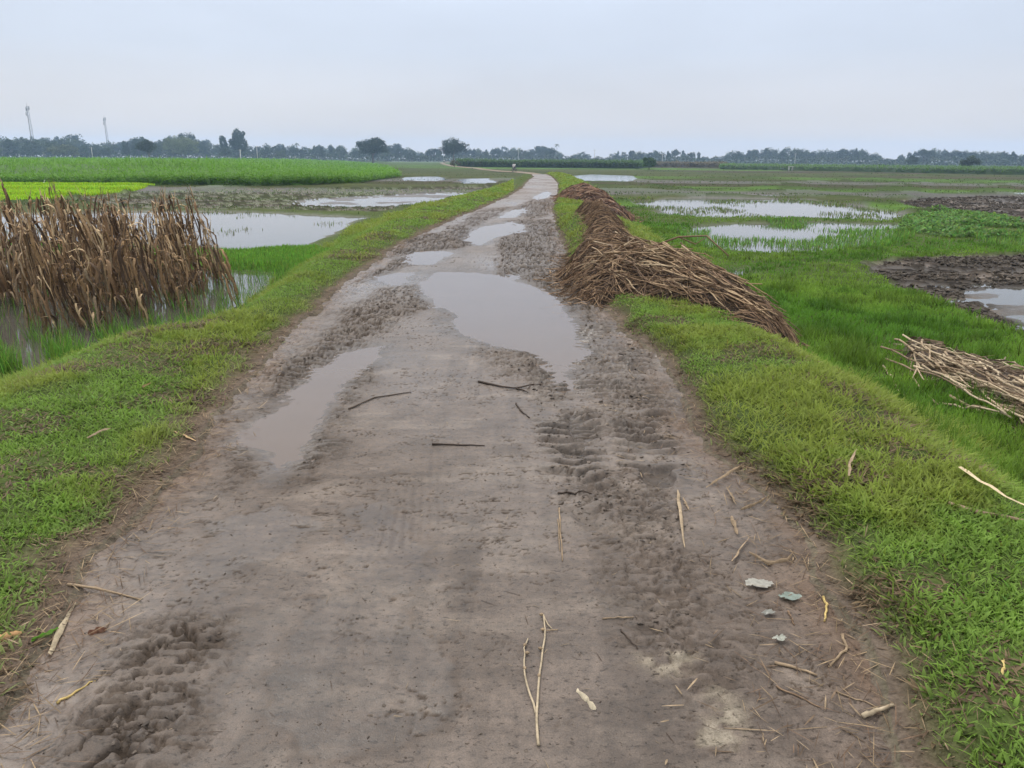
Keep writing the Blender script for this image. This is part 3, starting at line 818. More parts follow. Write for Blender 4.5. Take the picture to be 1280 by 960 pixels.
# low wet grass on the right, water grass, bund grass
LB = MB(); WB = MB()
for (r0, r1, dens, a0, a1) in [(3, 8, 2600, 8, 62), (8, 14, 1300, 4, 45), (14, 26, 420, 0, 42), (26, 45, 70, 0, 42)]:
    n = int(dens * math.radians(a1 - a0) / 2 * (r1 * r1 - r0 * r0))
    x, y = scatter(n, r0, r1, a0, a1)
    a, b, tl, tr = bank_parts(x, y)
    sdw = np.full(n, 99.0)
    for k in ('right_far', 'right_near', 'right_edge', 'mud_pool', 'grass_pool'):
        sdw = np.minimum(sdw, sdist(x, y, WATER[k]))
    sdm = np.minimum(sdist(x, y, MUD['field']), sdist(x, y, MUD['dark']))
    nz = fbm(x * 0.9, y * 0.9, 4, 120)
    ok = (tr > 0.78) & (sdw > -0.15 + (nz - 0.5)) & (sdm > 0.05 + (nz - 0.5) * 0.8) & (sdist(x, y, HEAP) > 0) & (sdist(x, y, HEAP2) > 0.1) & (sdist(x, y, BUND) > 0)
    ok &= (rng.random(n) < np.where(sdist(x, y, RICE_BAND) < 0.3, 1.0, np.where(np.hypot(x, y) < 24, 0.5, 0.12)))
    x, y, nz = x[ok], y[ok], nz[ok]; n = len(x); r = np.hypot(x, y)
    z = G(x, y) - 0.01
    L = rng.uniform(0.10, 0.22, n) * (0.7 + 0.7 * nz) * np.interp(r, [9, 16], [1.0, 0.5])
    Wd = np.maximum(rng.uniform(0.004, 0.008, n), r * 0.0011)
    pch = smooth(0.35, 0.65, fbm(x * 0.6, y * 0.6, 4, 121))[:, None]; tuft = smooth(0.50, 0.66, fbm(x * 3.0, y * 3.0, 3, 122)); L = L * (0.75 + 0.6 * tuft)
    base = lerp(np.array([0.160, 0.370, 0.038]), np.array([0.275, 0.470, 0.062]), pch)
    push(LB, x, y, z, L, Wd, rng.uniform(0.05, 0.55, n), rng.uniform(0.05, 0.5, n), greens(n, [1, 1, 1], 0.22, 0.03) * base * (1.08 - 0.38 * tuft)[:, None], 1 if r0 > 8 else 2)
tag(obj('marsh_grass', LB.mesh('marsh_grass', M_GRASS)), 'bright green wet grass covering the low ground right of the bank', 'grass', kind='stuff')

# grass standing in water: left under the dry maize, right in the two pools
def water_grass(key, dens, thr, L0, L1, freq, seed, base, shore=0.0, a=(-60, 60)):
    P = WATER[key]; mn = P[:, :2].min(0); mx = P[:, :2].max(0)
    n = int(dens * (mx[0] - mn[0]) * (mx[1] - mn[1])); n = min(n, 500000)
    x = rng.uniform(mn[0], mx[0], n); y = rng.uniform(mn[1], mx[1], n)
    an = np.degrees(np.arctan2(x, y)); k = (an > a[0]) & (an < a[1]); x, y = x[k], y[k]
    sd = sdist(x, y, P)
    cl = fbm(x * freq, y * freq * 0.7, 4, seed)
    pr = smooth(thr, thr + 0.12, cl + shore * np.exp(sd / 0.8))
    k = (sd < 0.3) & (rng.random(len(x)) < pr); x, y = x[k], y[k]; n = len(x)
    r = np.hypot(x, y)
    z = np.maximum(G(x, y), WLEV[key] - 0.05)
    push(WB, x, y, z, rng.uniform(L0, L1, n), np.maximum(rng.uniform(0.004, 0.008, n), r * 0.0008), rng.uniform(0.02, 0.32, n), rng.uniform(0, 0.4, n), greens(n, base, 0.25, 0.02), 2)
water_grass('right_near', 200, 0.53, 0.10, 0.22, 0.55, 130, [0.12, 0.26, 0.045], 0.10)
water_grass('right_far', 60, 0.56, 0.06, 0.16, 0.45, 131, [0.13, 0.19, 0.06], 0.03)
water_grass('right_edge', 200, 0.45, 0.1, 0.25, 0.6, 132, [0.12, 0.25, 0.045], 0.1)
water_grass('behind', 45, 0.60, 0.05, 0.15, 0.5, 133, [0.12, 0.17, 0.06], 0.05, (-42, 0))
# the maize plot: thick grass near the bank, channels of open water along the rows
_ra = gp(80, 470); _rb = gp(90, 330)
ROWDIR = (_rb - _ra)[:2]; ROWDIR = np.array([-0.62, 0.78])
ROWN = np.array([ROWDIR[1], -ROWDIR[0]])
P = WATER['maize_plot']
n = 150000
x = rng.uniform(-9.5, -1.2, n); y = rng.uniform(4.5, 15, n)
k = (sdist(x, y, P) < 0.25) & (x < xlo(y) + 0.35); x, y = x[k], y[k]
sdp = sdist(x, y, P)
cross = x * ROWN[0] + y * ROWN[1]
ph = np.abs(((cross / 0.62) % 1) - 0.5) * 2
bankd = xlo(y) - x
dn = (1 - 0.85 * smooth(8.6, 9.8, y)) * smooth(0.28, 0.60, ph + 0.35 * cfbm(x * 1.3, y * 1.3, 3, 140)) * np.exp(-np.maximum(bankd - 1.1, 0) / 0.7)
k = rng.random(len(x)) < np.clip(dn * 1.0 + 0.025, 0, 1) * (0.35 + 0.65 * smooth(0.35, 0.55, fbm(x * 2.2, y * 2.2, 3, 141))); x, y = x[k], y[k]; n = len(x)
push(WB, x, y, np.maximum(G(x, y), WLEV['maize_plot'] - 0.04), rng.uniform(0.16, 0.40, n), rng.uniform(0.005, 0.010, n), rng.uniform(0.02, 0.35, n), rng.uniform(0.0, 0.5, n), greens(n, [0.105, 0.230, 0.034], 0.28, 0.03), 2)
# bund between the plots on the left
n = 60000
P_ = PG([(-300, 322), (0, 326), (300, 340), (366, 346), (405, 322), (388, 313), (300, 320), (150, 314), (-300, 308)])
mn = P_.min(0); mx = P_.max(0); x = rng.uniform(mn[0], mx[0], n * 3); y = rng.uniform(mn[1], mx[1], n * 3)
k = (sdist(x, y, P_) < 0.15); x, y = x[k], y[k]; n = len(x)
push(WB, x, y, G(x, y) - 0.01, rng.uniform(0.06, 0.15, n), np.maximum(0.007, np.hypot(x, y) * 0.0009) * np.ones(n), rng.uniform(0.02, 0.4, n), rng.uniform(0, 0.4, n), greens(n, [0.125, 0.280, 0.040], 0.22, 0.01), 1)
tag(obj('water_grass', WB.mesh('water_grass', M_GRASS)), 'green blades of grass standing in the flooded plots', 'grass', kind='stuff')

# bunds and stubble of the far patchwork
SB = MB()
n = 420000
r = np.exp(rng.uniform(math.log(30), math.log(330), n)); a = np.radians(rng.uniform(-44, 44, n)); x = r * np.sin(a); y = r * np.cos(a)
db, h = plots(x, y); a_, b_, tl, tr = bank_parts(x, y)
onb = db < 0.8
sdw = np.full(n, 99.0)
for k in WATER: sdw = np.minimum(sdw, sdist(x, y, WATER[k]))
mud = np.full(n, 99.0)
for k in MUD: mud = np.minimum(mud, sdist(x, y, MUD[k]))
pr = np.where(onb, 0.6, np.where(h < 0.42, 0.10, np.where(h < 0.62, 0.02, np.where(h < 0.82, 0.25, 0.01)))) * np.where(onb, 0.8, np.where(r < 70, 0.1, 0.4))
pr = np.where(mud < 0, np.where(x < 0, 0.40, 0.02), pr)
k = (rng.random(n) < pr) & (sdw > 0.3) & ~((tl > 0) & (tl < 1) | (tr > 0) & (tr < 1)) & ~((x > xl(y)) & (x < xr(y)) & (y < 92)) & (sdist(x, y, SEED) > 0) & (sdist(x, y, MAIZE) > 0.5)
x, y, r, h, onb = x[k], y[k], r[k], h[k], onb[k]; n = len(x)
base = np.where(onb[:, None], np.array([0.105, 0.18, 0.042]), np.where((h < 0.62)[:, None], np.array([0.15, 0.16, 0.07]), np.array([0.12, 0.24, 0.045])))
push(SB, x, y, G(x, y) - 0.01, rng.uniform(0.03, 0.07, n) * np.where(onb, 2.0, 1.0), r * 0.0012, rng.uniform(0.3, 1.2, n), rng.uniform(0, 0.4, n), greens(n, [1, 1, 1], 0.25, 0.0) * base, 1)
tag(obj('field_stubble', SB.mesh('field_stubble', M_GRASS)), 'olive and green stubble on the far plots and their low ridges', 'stubble', kind='stuff')

# seedling bed, lime green
S = MB(); mn = SEED.min(0); mx = SEED.max(0)
n = 240000; x = rng.uniform(max(mn[0], -55), mx[0], n); y = rng.uniform(mn[1], mx[1], n)
k = sdist(x, y, SEED) < 0.2; x, y = x[k], y[k]; n = len(x)
push(S, x, y, G(x, y) - 0.01, rng.uniform(0.12, 0.22, n), 0.05 * np.ones(n), rng.uniform(0, 0.5, n), rng.uniform(0, 0.3, n), greens(n, C_LIME * 1.5, 0.15, 0.0), 1)
tag(obj('rice_seedlings', S.mesh('rice_seedlings', M_GRASS)), 'lime green bed of rice seedlings in front of the tall crop', 'rice', kind='stuff')

# floating broad-leaved plants on the right
Hy = MB(); mn = HYA.min(0); mx = HYA.max(0)
n = 20000; x = rng.uniform(mn[0], mx[0], n); y = rng.uniform(mn[1], mx[1], n)
k = (sdist(x, y, HYA) < 0.2) & (rng.random(n) < smooth(0.3, 0.5, fbm(x * 0.6, y * 0.6, 3, 150))); x, y = x[k], y[k]; n = len(x)
push(Hy, x, y, G(x, y) + rng.uniform(0.0, 0.12, n), rng.uniform(0.08, 0.16, n), rng.uniform(0.06, 0.10, n), rng.uniform(0.5, 1.4, n), rng.uniform(0.1, 0.5, n), greens(n, [0.105, 0.215, 0.052], 0.3, 0.0), 2)
tag(obj('water_plants', Hy.mesh('water_plants', M_GRASS)), 'patch of broad-leaved water plants beyond the ploughed plot', 'water plants', kind='stuff')

# ------------------------------------------------------------------ standing crops, far
def crop(name, P, H, dens_near, blade_w, base, label, cat, nmax, core_col, leaves=5, depth_fall=60.0, jitter=0.25, core=0.80, slope=0.0):
    mb = MB(); mn = P[:, :2].min(0); mx = P[:, :2].max(0)
    # solid body of the crop: a bumpy canopy over a skirt, so that the rows close up
    nx, ny = 260, 90
    # plants
    n = int(nmax * 14)
    ang_ = np.degrees(np.arctan2(P[:, 0], P[:, 1])); rr_ = np.hypot(P[:, 0], P[:, 1])
    a = np.radians(rng.uniform(max(ang_.min(), -48), min(ang_.max(), 48), n)); r = np.exp(rng.uniform(math.log(rr_.min()), math.log(rr_.max()), n))
    x = r * np.sin(a); y = r * np.cos(a)
    sd = sdist(x, y, P); k = sd < 0
    k &= (rng.random(len(x)) < np.where((sd > -4) & (r < rr_.min() * 2.5), 1.0, 0.22))
    x, y, r, sd = x[k], y[k], r[k], sd[k]
    if len(x) > nmax: x, y, r, sd = x[:nmax], y[:nmax], r[:nmax], sd[:nmax]
    n = len(x)
    zg = z0(r) + 0.05
    hh = H * (0.85 + 0.3 * fbm(x * 0.08, y * 0.08, 3, 160)) * rng.uniform(1 - jitter, 1 + jitter * 0.4, n)
    if slope: hh = hh * (0.42 + 0.58 * smooth(0, slope, -sd))
    tone = (0.75 + 0.5 * fbm(x * 0.06, y * 0.15, 3, 161))[:, None]
    for q in range(leaves):
        f = rng.uniform(0.15, 1.0, n)
        k = rng.random(n) < 1
        push(mb, x + rng.normal(0, 0.15, n), y + rng.normal(0, 0.15, n), zg + hh * f * 0.75, hh * rng.uniform(0.35, 0.6, n), np.maximum(blade_w, r * 0.0011), rng.uniform(0.3, 1.2, n), rng.uniform(0.2, 1.0, n), greens(n, [1, 1, 1], 0.22, 0.0) * np.asarray(base) * tone, 1)
    # body
    ins = []
    gx = np.linspace(-1, 1, 2)
    rad = np.exp(np.linspace(math.log(rr_.min()), math.log(rr_.max()), 70)); aa = np.radians(np.linspace(max(ang_.min(), -60), min(ang_.max(), 60), 200))
    X_ = rad[:, None] * np.sin(aa)[None]; Y_ = rad[:, None] * np.cos(aa)[None]
    s_ = sdist(X_, Y_, P)
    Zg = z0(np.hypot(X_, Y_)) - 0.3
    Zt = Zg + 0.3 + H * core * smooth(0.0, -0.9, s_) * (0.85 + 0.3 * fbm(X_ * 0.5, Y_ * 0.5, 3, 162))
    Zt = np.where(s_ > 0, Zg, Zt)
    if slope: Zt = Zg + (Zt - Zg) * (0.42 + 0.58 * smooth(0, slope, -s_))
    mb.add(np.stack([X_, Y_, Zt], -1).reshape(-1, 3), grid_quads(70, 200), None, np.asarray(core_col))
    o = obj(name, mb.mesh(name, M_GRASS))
    return tag(o, label, cat, kind='stuff')

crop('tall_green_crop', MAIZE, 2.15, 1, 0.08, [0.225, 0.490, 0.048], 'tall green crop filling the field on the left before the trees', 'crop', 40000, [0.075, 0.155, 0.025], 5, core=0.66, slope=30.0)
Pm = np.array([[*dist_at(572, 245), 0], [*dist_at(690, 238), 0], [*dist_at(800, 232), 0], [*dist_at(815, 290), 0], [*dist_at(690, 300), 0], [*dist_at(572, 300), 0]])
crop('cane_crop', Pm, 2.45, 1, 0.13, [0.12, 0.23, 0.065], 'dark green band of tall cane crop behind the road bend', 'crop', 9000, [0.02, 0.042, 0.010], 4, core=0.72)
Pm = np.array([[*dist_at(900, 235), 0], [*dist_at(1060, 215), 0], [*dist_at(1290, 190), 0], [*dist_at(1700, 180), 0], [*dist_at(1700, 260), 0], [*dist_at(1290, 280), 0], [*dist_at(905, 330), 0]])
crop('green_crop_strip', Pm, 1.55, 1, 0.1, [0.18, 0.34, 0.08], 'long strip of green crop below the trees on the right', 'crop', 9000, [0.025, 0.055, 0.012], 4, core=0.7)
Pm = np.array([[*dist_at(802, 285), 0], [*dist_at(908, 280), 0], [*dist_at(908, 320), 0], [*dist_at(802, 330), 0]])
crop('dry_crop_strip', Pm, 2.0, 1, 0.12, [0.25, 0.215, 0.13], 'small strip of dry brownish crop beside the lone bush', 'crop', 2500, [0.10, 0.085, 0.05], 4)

# ------------------------------------------------------------------ dry maize plants
def bent_line(L, n, lean, az, wob, kink=None):
    s = np.linspace(0, 1, n)
    P = np.stack([np.sin(lean) * s * L * math.cos(az), np.sin(lean) * s * L * math.sin(az), np.cos(lean) * s * L], -1)
    w = np.cumsum(rng.normal(0, wob, (n, 3)), 0); w[0] = 0; P = P + w * np.array([1, 1, 0.3])
    return P

DRYC = [np.array([0.290, 0.190, 0.102]), np.array([0.180, 0.114, 0.064]), np.array([0.090, 0.060, 0.040]), np.array([0.48, 0.355, 0.21]), np.array([0.265, 0.195, 0.125])]
def make_maize(H, nleaf):
    t = thing('dry_maize_plant', 'dead brown maize plant with hanging leaves standing in the flooded plot', 'maize plant', group='dead maize plants in the flooded plot on the left')
    st = MB(); lean = rng.uniform(0.02, 0.16)
    P = bent_line(H, 9, lean, rng.uniform(0, 6.28), 0.012)
    P = np.vstack([P[0] - [0, 0, 0.15], P])
    st.tube(P, np.linspace(0.012, 0.004, len(P)), 6, DRYC[rng.integers(1, 5)] * rng.uniform(0.8, 1.1))
    for q in P[2:-1:1]:
        st.tube([q - [0, 0, 0.008], q + [0, 0, 0.008]], 0.013, 6, DRYC[2])
    obj('stalk', st.mesh('maize_stalk', M_DRY), t)
    lf = MB()
    for q in range(nleaf):
        f = rng.uniform(0.28, 1.0); k = f * (len(P) - 1); i = min(int(k), len(P) - 2); p = P[i] + (P[i + 1] - P[i]) * (k - i)
        az = rng.uniform(0, 6.28); L = rng.uniform(0.35, 0.78); L = min(L, p[2] * 1.05 + 0.05)
        s = np.linspace(0, 1, 8)
        up = rng.uniform(0.0, 0.09) if f < 0.9 else rng.uniform(0.0, 0.2)
        out = rng.uniform(0.04, 0.20)
        rad = out * np.sqrt(np.clip(s * 2.2, 0, 1)) * (1 - 0.35 * s)
        zz_ = up * np.sin(np.clip(s * 3.2, 0, math.pi)) * 0.8 - L * np.clip(s - 0.15, 0, 1) ** 1.05
        ln = np.stack([p[0] + rad * math.cos(az), p[1] + rad * math.sin(az), p[2] + zz_], -1) + np.cumsum(rng.normal(0, 0.012, (8, 3)), 0)
        tw = az + math.pi / 2 + np.cumsum(rng.normal(0.12, 0.35, 8))
        side = np.stack([np.cos(tw), np.sin(tw), 0 * tw], -1)
        w = rng.uniform(0.020, 0.048) * np.interp(s, [0, 0.25, 0.7, 1], [0.35, 1, 0.7, 0.08]) * rng.uniform(0.7, 1.2, 8)
        c = DRYC[rng.choice(5, p=[0.28, 0.3, 0.2, 0.08, 0.14])] * rng.uniform(0.75, 1.2)
        lf.ribbon(ln, w, side, c[None] * np.linspace(1.1, 0.85, 8)[:, None], cup=rng.uniform(0.1, 0.3))
    # ragged top: a few upright bits
    for q in range(3):
        az = rng.uniform(0, 6.28); L = rng.uniform(0.08, 0.28); s = np.linspace(0, 1, 4)
        ln = P[-1] + np.stack([0.3 * L * s * math.cos(az), 0.3 * L * s * math.sin(az), L * s - 0.04], -1)
        lf.ribbon(ln, 0.016 * np.array([1, 0.9, 0.6, 0.1]), [math.sin(az), -math.cos(az), 0], DRYC[rng.integers(0, 5)])
    obj('dry_leaves', lf.mesh('maize_leaves', M_DRY), t)
    return t
protos = [make_maize(rng.uniform(1.15, 1.6), int(rng.integers(20, 30))) for _ in range(9)]
used = [False] * len(protos)
spots = []
for ci in np.arange(-20, 40):
    for si in np.arange(0, 90):
        c = ci * 0.62; s = si * 0.20 + 2 + rng.uniform(-0.06, 0.06)
        p = ROWN * (c + rng.normal(0, 0.07)) + ROWDIR * s
        spots.append(p)
spots = np.array(spots)
PLOT = np.array([gp(-330, 452), gp(-100, 440), gp(20, 432), gp(110, 424), gp(190, 414), gp(250, 402), gp(312, 378), gp(310, 352), gp(262, 340), gp(130, 336), gp(0, 338), gp(-330, 350)])
sdp = sdist(spots[:, 0], spots[:, 1], PLOT)
sel = spots[(sdp < 0) & (rng.random(len(spots)) < 0.80 * smooth(0.30, 0.48, fbm(spots[:, 0] * 0.9, spots[:, 1] * 0.9, 3, 145)))]
print('maize plants', len(sel))
o_ = np.argsort(np.hypot(sel[:, 0], sel[:, 1])); sel = sel[o_][:296]
for p in sel:
    k = int(rng.integers(0, len(protos)))
    o = protos[k] if not used[k] else copy_tree(protos[k]); used[k] = True
    o.location = (p[0], p[1], WLEV['maize_plot'] - 0.05)
    # the whole stand leans a little to the left
    o.rotation_euler = (Matrix.Rotation(rng.normal(-0.12, 0.11), 3, 'Y') @ Matrix.Rotation(rng.normal(0, 0.10), 3, 'X') @ Matrix.Rotation(rng.uniform(0, 6.28), 3, 'Z')).to_euler()
    s = rng.uniform(0.72, 1.12); w_ = rng.uniform(0.9, 1.25); o.scale = (w_, w_, s)

def remove_tree(o):
    for ch in list(o.children): remove_tree(ch)
    bpy.data.objects.remove(o)
for k, u_ in enumerate(used):
    if not u_: remove_tree(protos[k])

# ------------------------------------------------------------------ heaps: matted core + individual stalks on top
def heap_core(name, P, hf, label, cols, n_litter, axis, spread, Lr, wr, res=0.05):
    mb = MB(); mn = P[:, :2].min(0) - 0.2; mx = P[:, :2].max(0) + 0.2
    nx = int((mx[0] - mn[0]) / res) + 2; ny = int((mx[1] - mn[1]) / res) + 2
    gx, gy = np.meshgrid(np.linspace(mn[0], mx[0], nx), np.linspace(mn[1], mx[1], ny))
    h = hf(gx, gy) + 0.03 * cfbm(gx * 14, gy * 14, 2, 170)
    zt = np.where(sdist(gx, gy, P) > 0.12, G(gx, gy) - 0.25, G(gx, gy) + h * 0.92 - 0.02)
    q = grid_quads(ny, nx)
    inside = (sdist(gx, gy, P) < 0.2).ravel()
    q = q[inside[q].all(1)]
    mb.add(np.stack([gx, gy, zt], -1).reshape(-1, 3), q, None, np.asarray(cols[2]) * 0.7)
    xs = rng.uniform(mn[0], mx[0], n_litter * 6); ys_ = rng.uniform(mn[1], mx[1], n_litter * 6)
    k = sdist(xs, ys_, P) < 0.04 + np.abs(rng.normal(0, 0.13, len(xs))); xs, ys_ = xs[k][:n_litter], ys_[k][:n_litter]; n = len(xs)
    ax = np.array([axis(a, b) + rng.normal(0, spread(a, b)) for a, b in zip(xs, ys_)])
    L = rng.uniform(Lr[0], Lr[1], n); m_ = 4; s = np.linspace(-1, 1, m_)
    xx = xs[:, None] + (np.cos(ax) * L / 2)[:, None] * s + rng.normal(0, 0.015, (n, m_)); yy = ys_[:, None] + (np.sin(ax) * L / 2)[:, None] * s + rng.normal(0, 0.015, (n, m_))
    zz_ = np.maximum(G(xx, yy), np.where((xx > xl(yy)) & (xx < xr(yy)), R(xx, yy), -9)) + np.maximum(hf(xx, yy), 0.0) + rng.uniform(-0.04, 0.05, (n, 1)) * np.clip(-sdist(xs, ys_, P) / 0.2 + 0.3, 0.15, 1)[:, None] + rng.normal(0, 0.012, (n, m_))
    for i in range(n):
        c = np.asarray(cols[rng.integers(0, len(cols))]) * rng.uniform(0.65, 1.25)
        ln = np.stack([xx[i], yy[i], zz_[i]], -1)
        if rng.random() < 0.6:
            mb.ribbon(ln, rng.uniform(*wr) * 2.0 * np.interp(s, [-1, 0, 1], [0.7, 1, 0.4]), [rng.normal(), rng.normal(), rng.normal()], c, 0.2)
        else:
            mb.tube(ln, rng.uniform(*wr) * 0.6, 4, c, False)
    return tag(obj(name, mb.mesh(name, M_DRY)), label, 'stalk heap', kind='stuff')

def heap_axis(x, y):
    return math.atan2(-0.86, 0.50)
HC = [np.array([0.205, 0.130, 0.080]), np.array([0.125, 0.080, 0.051]), np.array([0.052, 0.036, 0.026]), np.array([0.30, 0.205, 0.125])]
heap_core('dry_stalk_mat', HEAP, heap_h, 'long matted heap of brown dry leaves on the right bank', HC, 9000, heap_axis, lambda x, y: 0.30 + 0.75 * float(smooth(7.8, 9.8, y)), (0.12, 0.55), (0.003, 0.008))
heap_core('dry_stalk_mound', HEAP2, heap2_h, 'reddish brown mound of stalks at the road bend behind the long heap', [np.array([0.23, 0.13, 0.085]), np.array([0.15, 0.09, 0.06]), np.array([0.08, 0.05, 0.04]), np.array([0.27, 0.18, 0.12])], 1500, heap_axis, lambda x, y: 0.9, (0.3, 0.9), (0.012, 0.03), 0.12)
BAX = math.atan2(*(PR([(1290, 520)], -0.3)[0] - PR([(1135, 432)], -0.3)[0])[[1, 0]])
heap_core('leafy_stalk_mat', BUND, bund_h, 'grey brown tangle of leaves under the bundle at the right edge', [np.array([0.24, 0.18, 0.12]), np.array([0.16, 0.115, 0.08]), np.array([0.09, 0.066, 0.048]), np.array([0.33, 0.27, 0.19])], 500, lambda x, y: BAX, lambda x, y: 0.6, (0.1, 0.4), (0.006, 0.016))

def stalk_mesh(L, rad, c, stubs=True):
    mb = MB(); n = 9; s = np.linspace(0, 1, n)
    P = np.stack([s * L, np.cumsum(rng.normal(0, 0.018, n)), np.cumsum(rng.normal(0, 0.010, n))], -1); P -= P[0]
    cc_ = c[None] * (rng.uniform(0.8, 1.2, (n, 1)))
    mb.tube(P, rad * np.linspace(1.0, 0.65, n), 7, cc_)
    for q in range(1, n - 1, 2):
        t = P[q + 1] - P[q - 1]; t = t / np.linalg.norm(t)
        mb.tube([P[q] - t * 0.008, P[q] + t * 0.008], rad * 1.22, 7, c * 0.6)
    if stubs:
        for q in range(int(rng.integers(1, 4))):
            i = int(rng.integers(1, n - 2)); a = rng.uniform(0, 6.28); l_ = rng.uniform(0.12, 0.4)
            s4 = np.linspace(0, 1, 5)
            ln = P[i] + np.stack([s4 * l_, math.cos(a) * (rad + 0.05 * s4), math.sin(a) * (rad + 0.05 * s4) - 0.03 * s4], -1)
            mb.ribbon(ln, rng.uniform(0.012, 0.03) * np.array([1, 1, 0.8, 0.5, 0.1]), [0, -math.sin(a), math.cos(a)], c * rng.uniform(0.7, 1.2), 0.25)
    return mb.mesh('dry_stalk', M_DRY)
STC = [np.array([0.34, 0.245, 0.150]), np.array([0.27, 0.185, 0.110]), np.array([0.20, 0.132, 0.080]), np.array([0.41, 0.315, 0.205]), np.array([0.155, 0.105, 0.07])]
smesh = [stalk_mesh(rng.uniform(1.1, 1.7), rng.uniform(0.006, 0.0105), STC[i % 5] * rng.uniform(0.9, 1.1)) for i in range(16)]

def lay(P0, P1, mesh, label, group, roll=None):
    d = Vector(P1) - Vector(P0); L = d.length
    o = obj('dry_stalk', mesh)
    q = d.to_track_quat('X', 'Z')
    o.rotation_euler = (q @ Matrix.Rotation(rng.uniform(0, 6.28), 3, 'X').to_quaternion()).to_euler()
    o.location = P0
    bb = max(v.co.x for v in mesh.vertices)
    k = L / bb; o.scale = (k, 1, 1)
    return tag(o, label, 'dry stalk', group)

bmesh_ = [stalk_mesh(rng.uniform(1.1, 1.7), rng.uniform(0.008, 0.013), np.array([[0.40, 0.315, 0.215], [0.33, 0.25, 0.165], [0.24, 0.175, 0.115], [0.47, 0.38, 0.265]][i % 4]) * rng.uniform(0.9, 1.1)) for i in range(16)]
def gz(x, y): return float(G(np.array([x]), np.array([y]))[0])
cnt = 0
while cnt < 150:
    y = rng.uniform(6.9, 13.5); x = rng.uniform(0.7, 3.3)
    if rng.random() > np.interp(y, [7, 9, 10.5, 13], [1, 0.8, 0.10, 0.04]): continue
    if sdist(np.array([x]), np.array([y]), HEAP)[0] > -0.05: continue
    ax = heap_axis(x, y) + rng.normal(0, 0.20 if y < 9.5 else 0.5)
    L = rng.uniform(0.8, 1.6); d = np.array([math.cos(ax), math.sin(ax)]) * L / 2
    x0, y0, x1, y1 = x - d[0], y - d[1], x + d[0], y + d[1]
    if sdist(np.array([x1]), np.array([y1]), HEAP)[0] > 0.12 or sdist(np.array([x0]), np.array([y0]), HEAP)[0] > 0.1: continue
    xa = np.array([x0, x, x1]); ya = np.array([y0, y, y1]); zs = G(xa, ya) + np.maximum(heap_h(xa, ya), 0.01)
    off = rng.uniform(0.0, 0.05); lift = max(0, zs[1] - (zs[0] + zs[2]) / 2)
    lay((x0, y0, zs[0] + off + lift * 0.8), (x1, y1, zs[2] + off + lift * 0.8), smesh[int(rng.integers(0, 16))],
        'tan dry stalk lying in the long heap on the right bank', 'stalks of the long heap on the right bank')
    cnt += 1
cnt = 0
while cnt < 84:
    k = rng.uniform(0, 1); base = lerp(PR([(1150, 448)], -0.3)[0], PR([(1400, 560)], -0.3)[0], k)
    x = base[0] + rng.normal(0, 0.17); y = base[1] + rng.normal(0, 0.22)
    ax = BAX + rng.normal(0, 0.22); L = rng.uniform(0.7, 1.5); d = np.array([math.cos(ax), math.sin(ax)]) * L / 2
    x0, y0, x1, y1 = x - d[0], y - d[1], x + d[0], y + d[1]
    if sdist(np.array([x0]), np.array([y0]), BUND)[0] > 0.32: continue
    zz_ = gz(x, y) + max(float(bund_h(np.array([x]), np.array([y]))[0]), 0.02) + rng.uniform(-0.02, 0.05)
    up = abs(rng.normal(0, 0.09))
    lay((x0, y0, zz_ - 0.03 + up + rng.uniform(-.03, .05)), (x1, y1, zz_ + up + rng.uniform(-0.06, 0.08)), bmesh_[int(rng.integers(0, 16))],
        'tan dry stalk in the loose bundle on the grass at the right edge', 'stalks of the bundle at the right edge')
    cnt += 1

# ------------------------------------------------------------------ single pieces lying about
def surf(x, y):
    return max(gz(x, y), float(R(np.array([x]), np.array([y]))[0]) if xl(y) < x < xr(y) else -9)
def surfv(x, y):
    x = np.asarray(x, float); y = np.asarray(y, float); g = G(x, y)
    return np.where((x > xl(y)) & (x < xr(y)), np.maximum(g, R(x, y)), g)
def line_px(pts, n=9, lift=0.004, wob=0.0022):
    W_ = [at(a, b, 0.0) for a, b in pts]
    for _ in range(3):
        h_ = surfv([w[0] for w in W_], [w[1] for w in W_])
        W_ = [at(a, b, h) for (a, b), h in zip(pts, h_)]
    W_ = np.array(W_); t = np.linspace(0, len(W_) - 1, n)
    P = np.stack([np.interp(t, np.arange(len(W_)), W_[:, k]) for k in range(3)], -1)
    P[1:-1, :2] += rng.normal(0, wob, (n - 2, 2))
    hi = surfv(P[:, 0], P[:, 1])
    P[:, 2] = np.maximum(hi, np.interp(t, [0, len(W_) - 1], [hi[0], hi[-1]])) + lift
    return P
def twig(name, label, cat, pts, rad, c, branches=(), n=9):
    mb = MB(); P = line_px(pts, n, rad * 0.9)
    mb.tube(P, rad * np.linspace(1, 0.55, n) * rng.uniform(0.85, 1.15, n), 6, np.asarray(c)[None] * rng.uniform(0.8, 1.2, (n, 1)))
    for b in branches: mb.tube(line_px(b, 6, rad * 0.9), rad * np.linspace(0.8, 0.4, 6), 5, np.asarray(c))
    o = obj(name, mb.mesh(name, M_DRY)); return tag(o, label, cat)
def husk(name, label, cat, pts, w, c, cup=0.22, mat=None, n=10, prof=(0.5, 1, 0.9, 0.2), lift=0.008):
    mb = MB(); P = line_px(pts, n, lift)
    d = P[-1] - P[0]; s = np.linspace(0, 1, n)
    mb.ribbon(P, w * np.interp(s, [0, .3, .75, 1], prof) * 0.82 * rng.uniform(0.55, 1.25, n), [-d[1], d[0], rng.uniform(-0.3, 0.4)], np.asarray(c)[None] * rng.uniform(0.85, 1.15, (n, 1)), cup)
    o = obj(name, mb.mesh(name, mat or M_DRY)); return tag(o, label, cat)
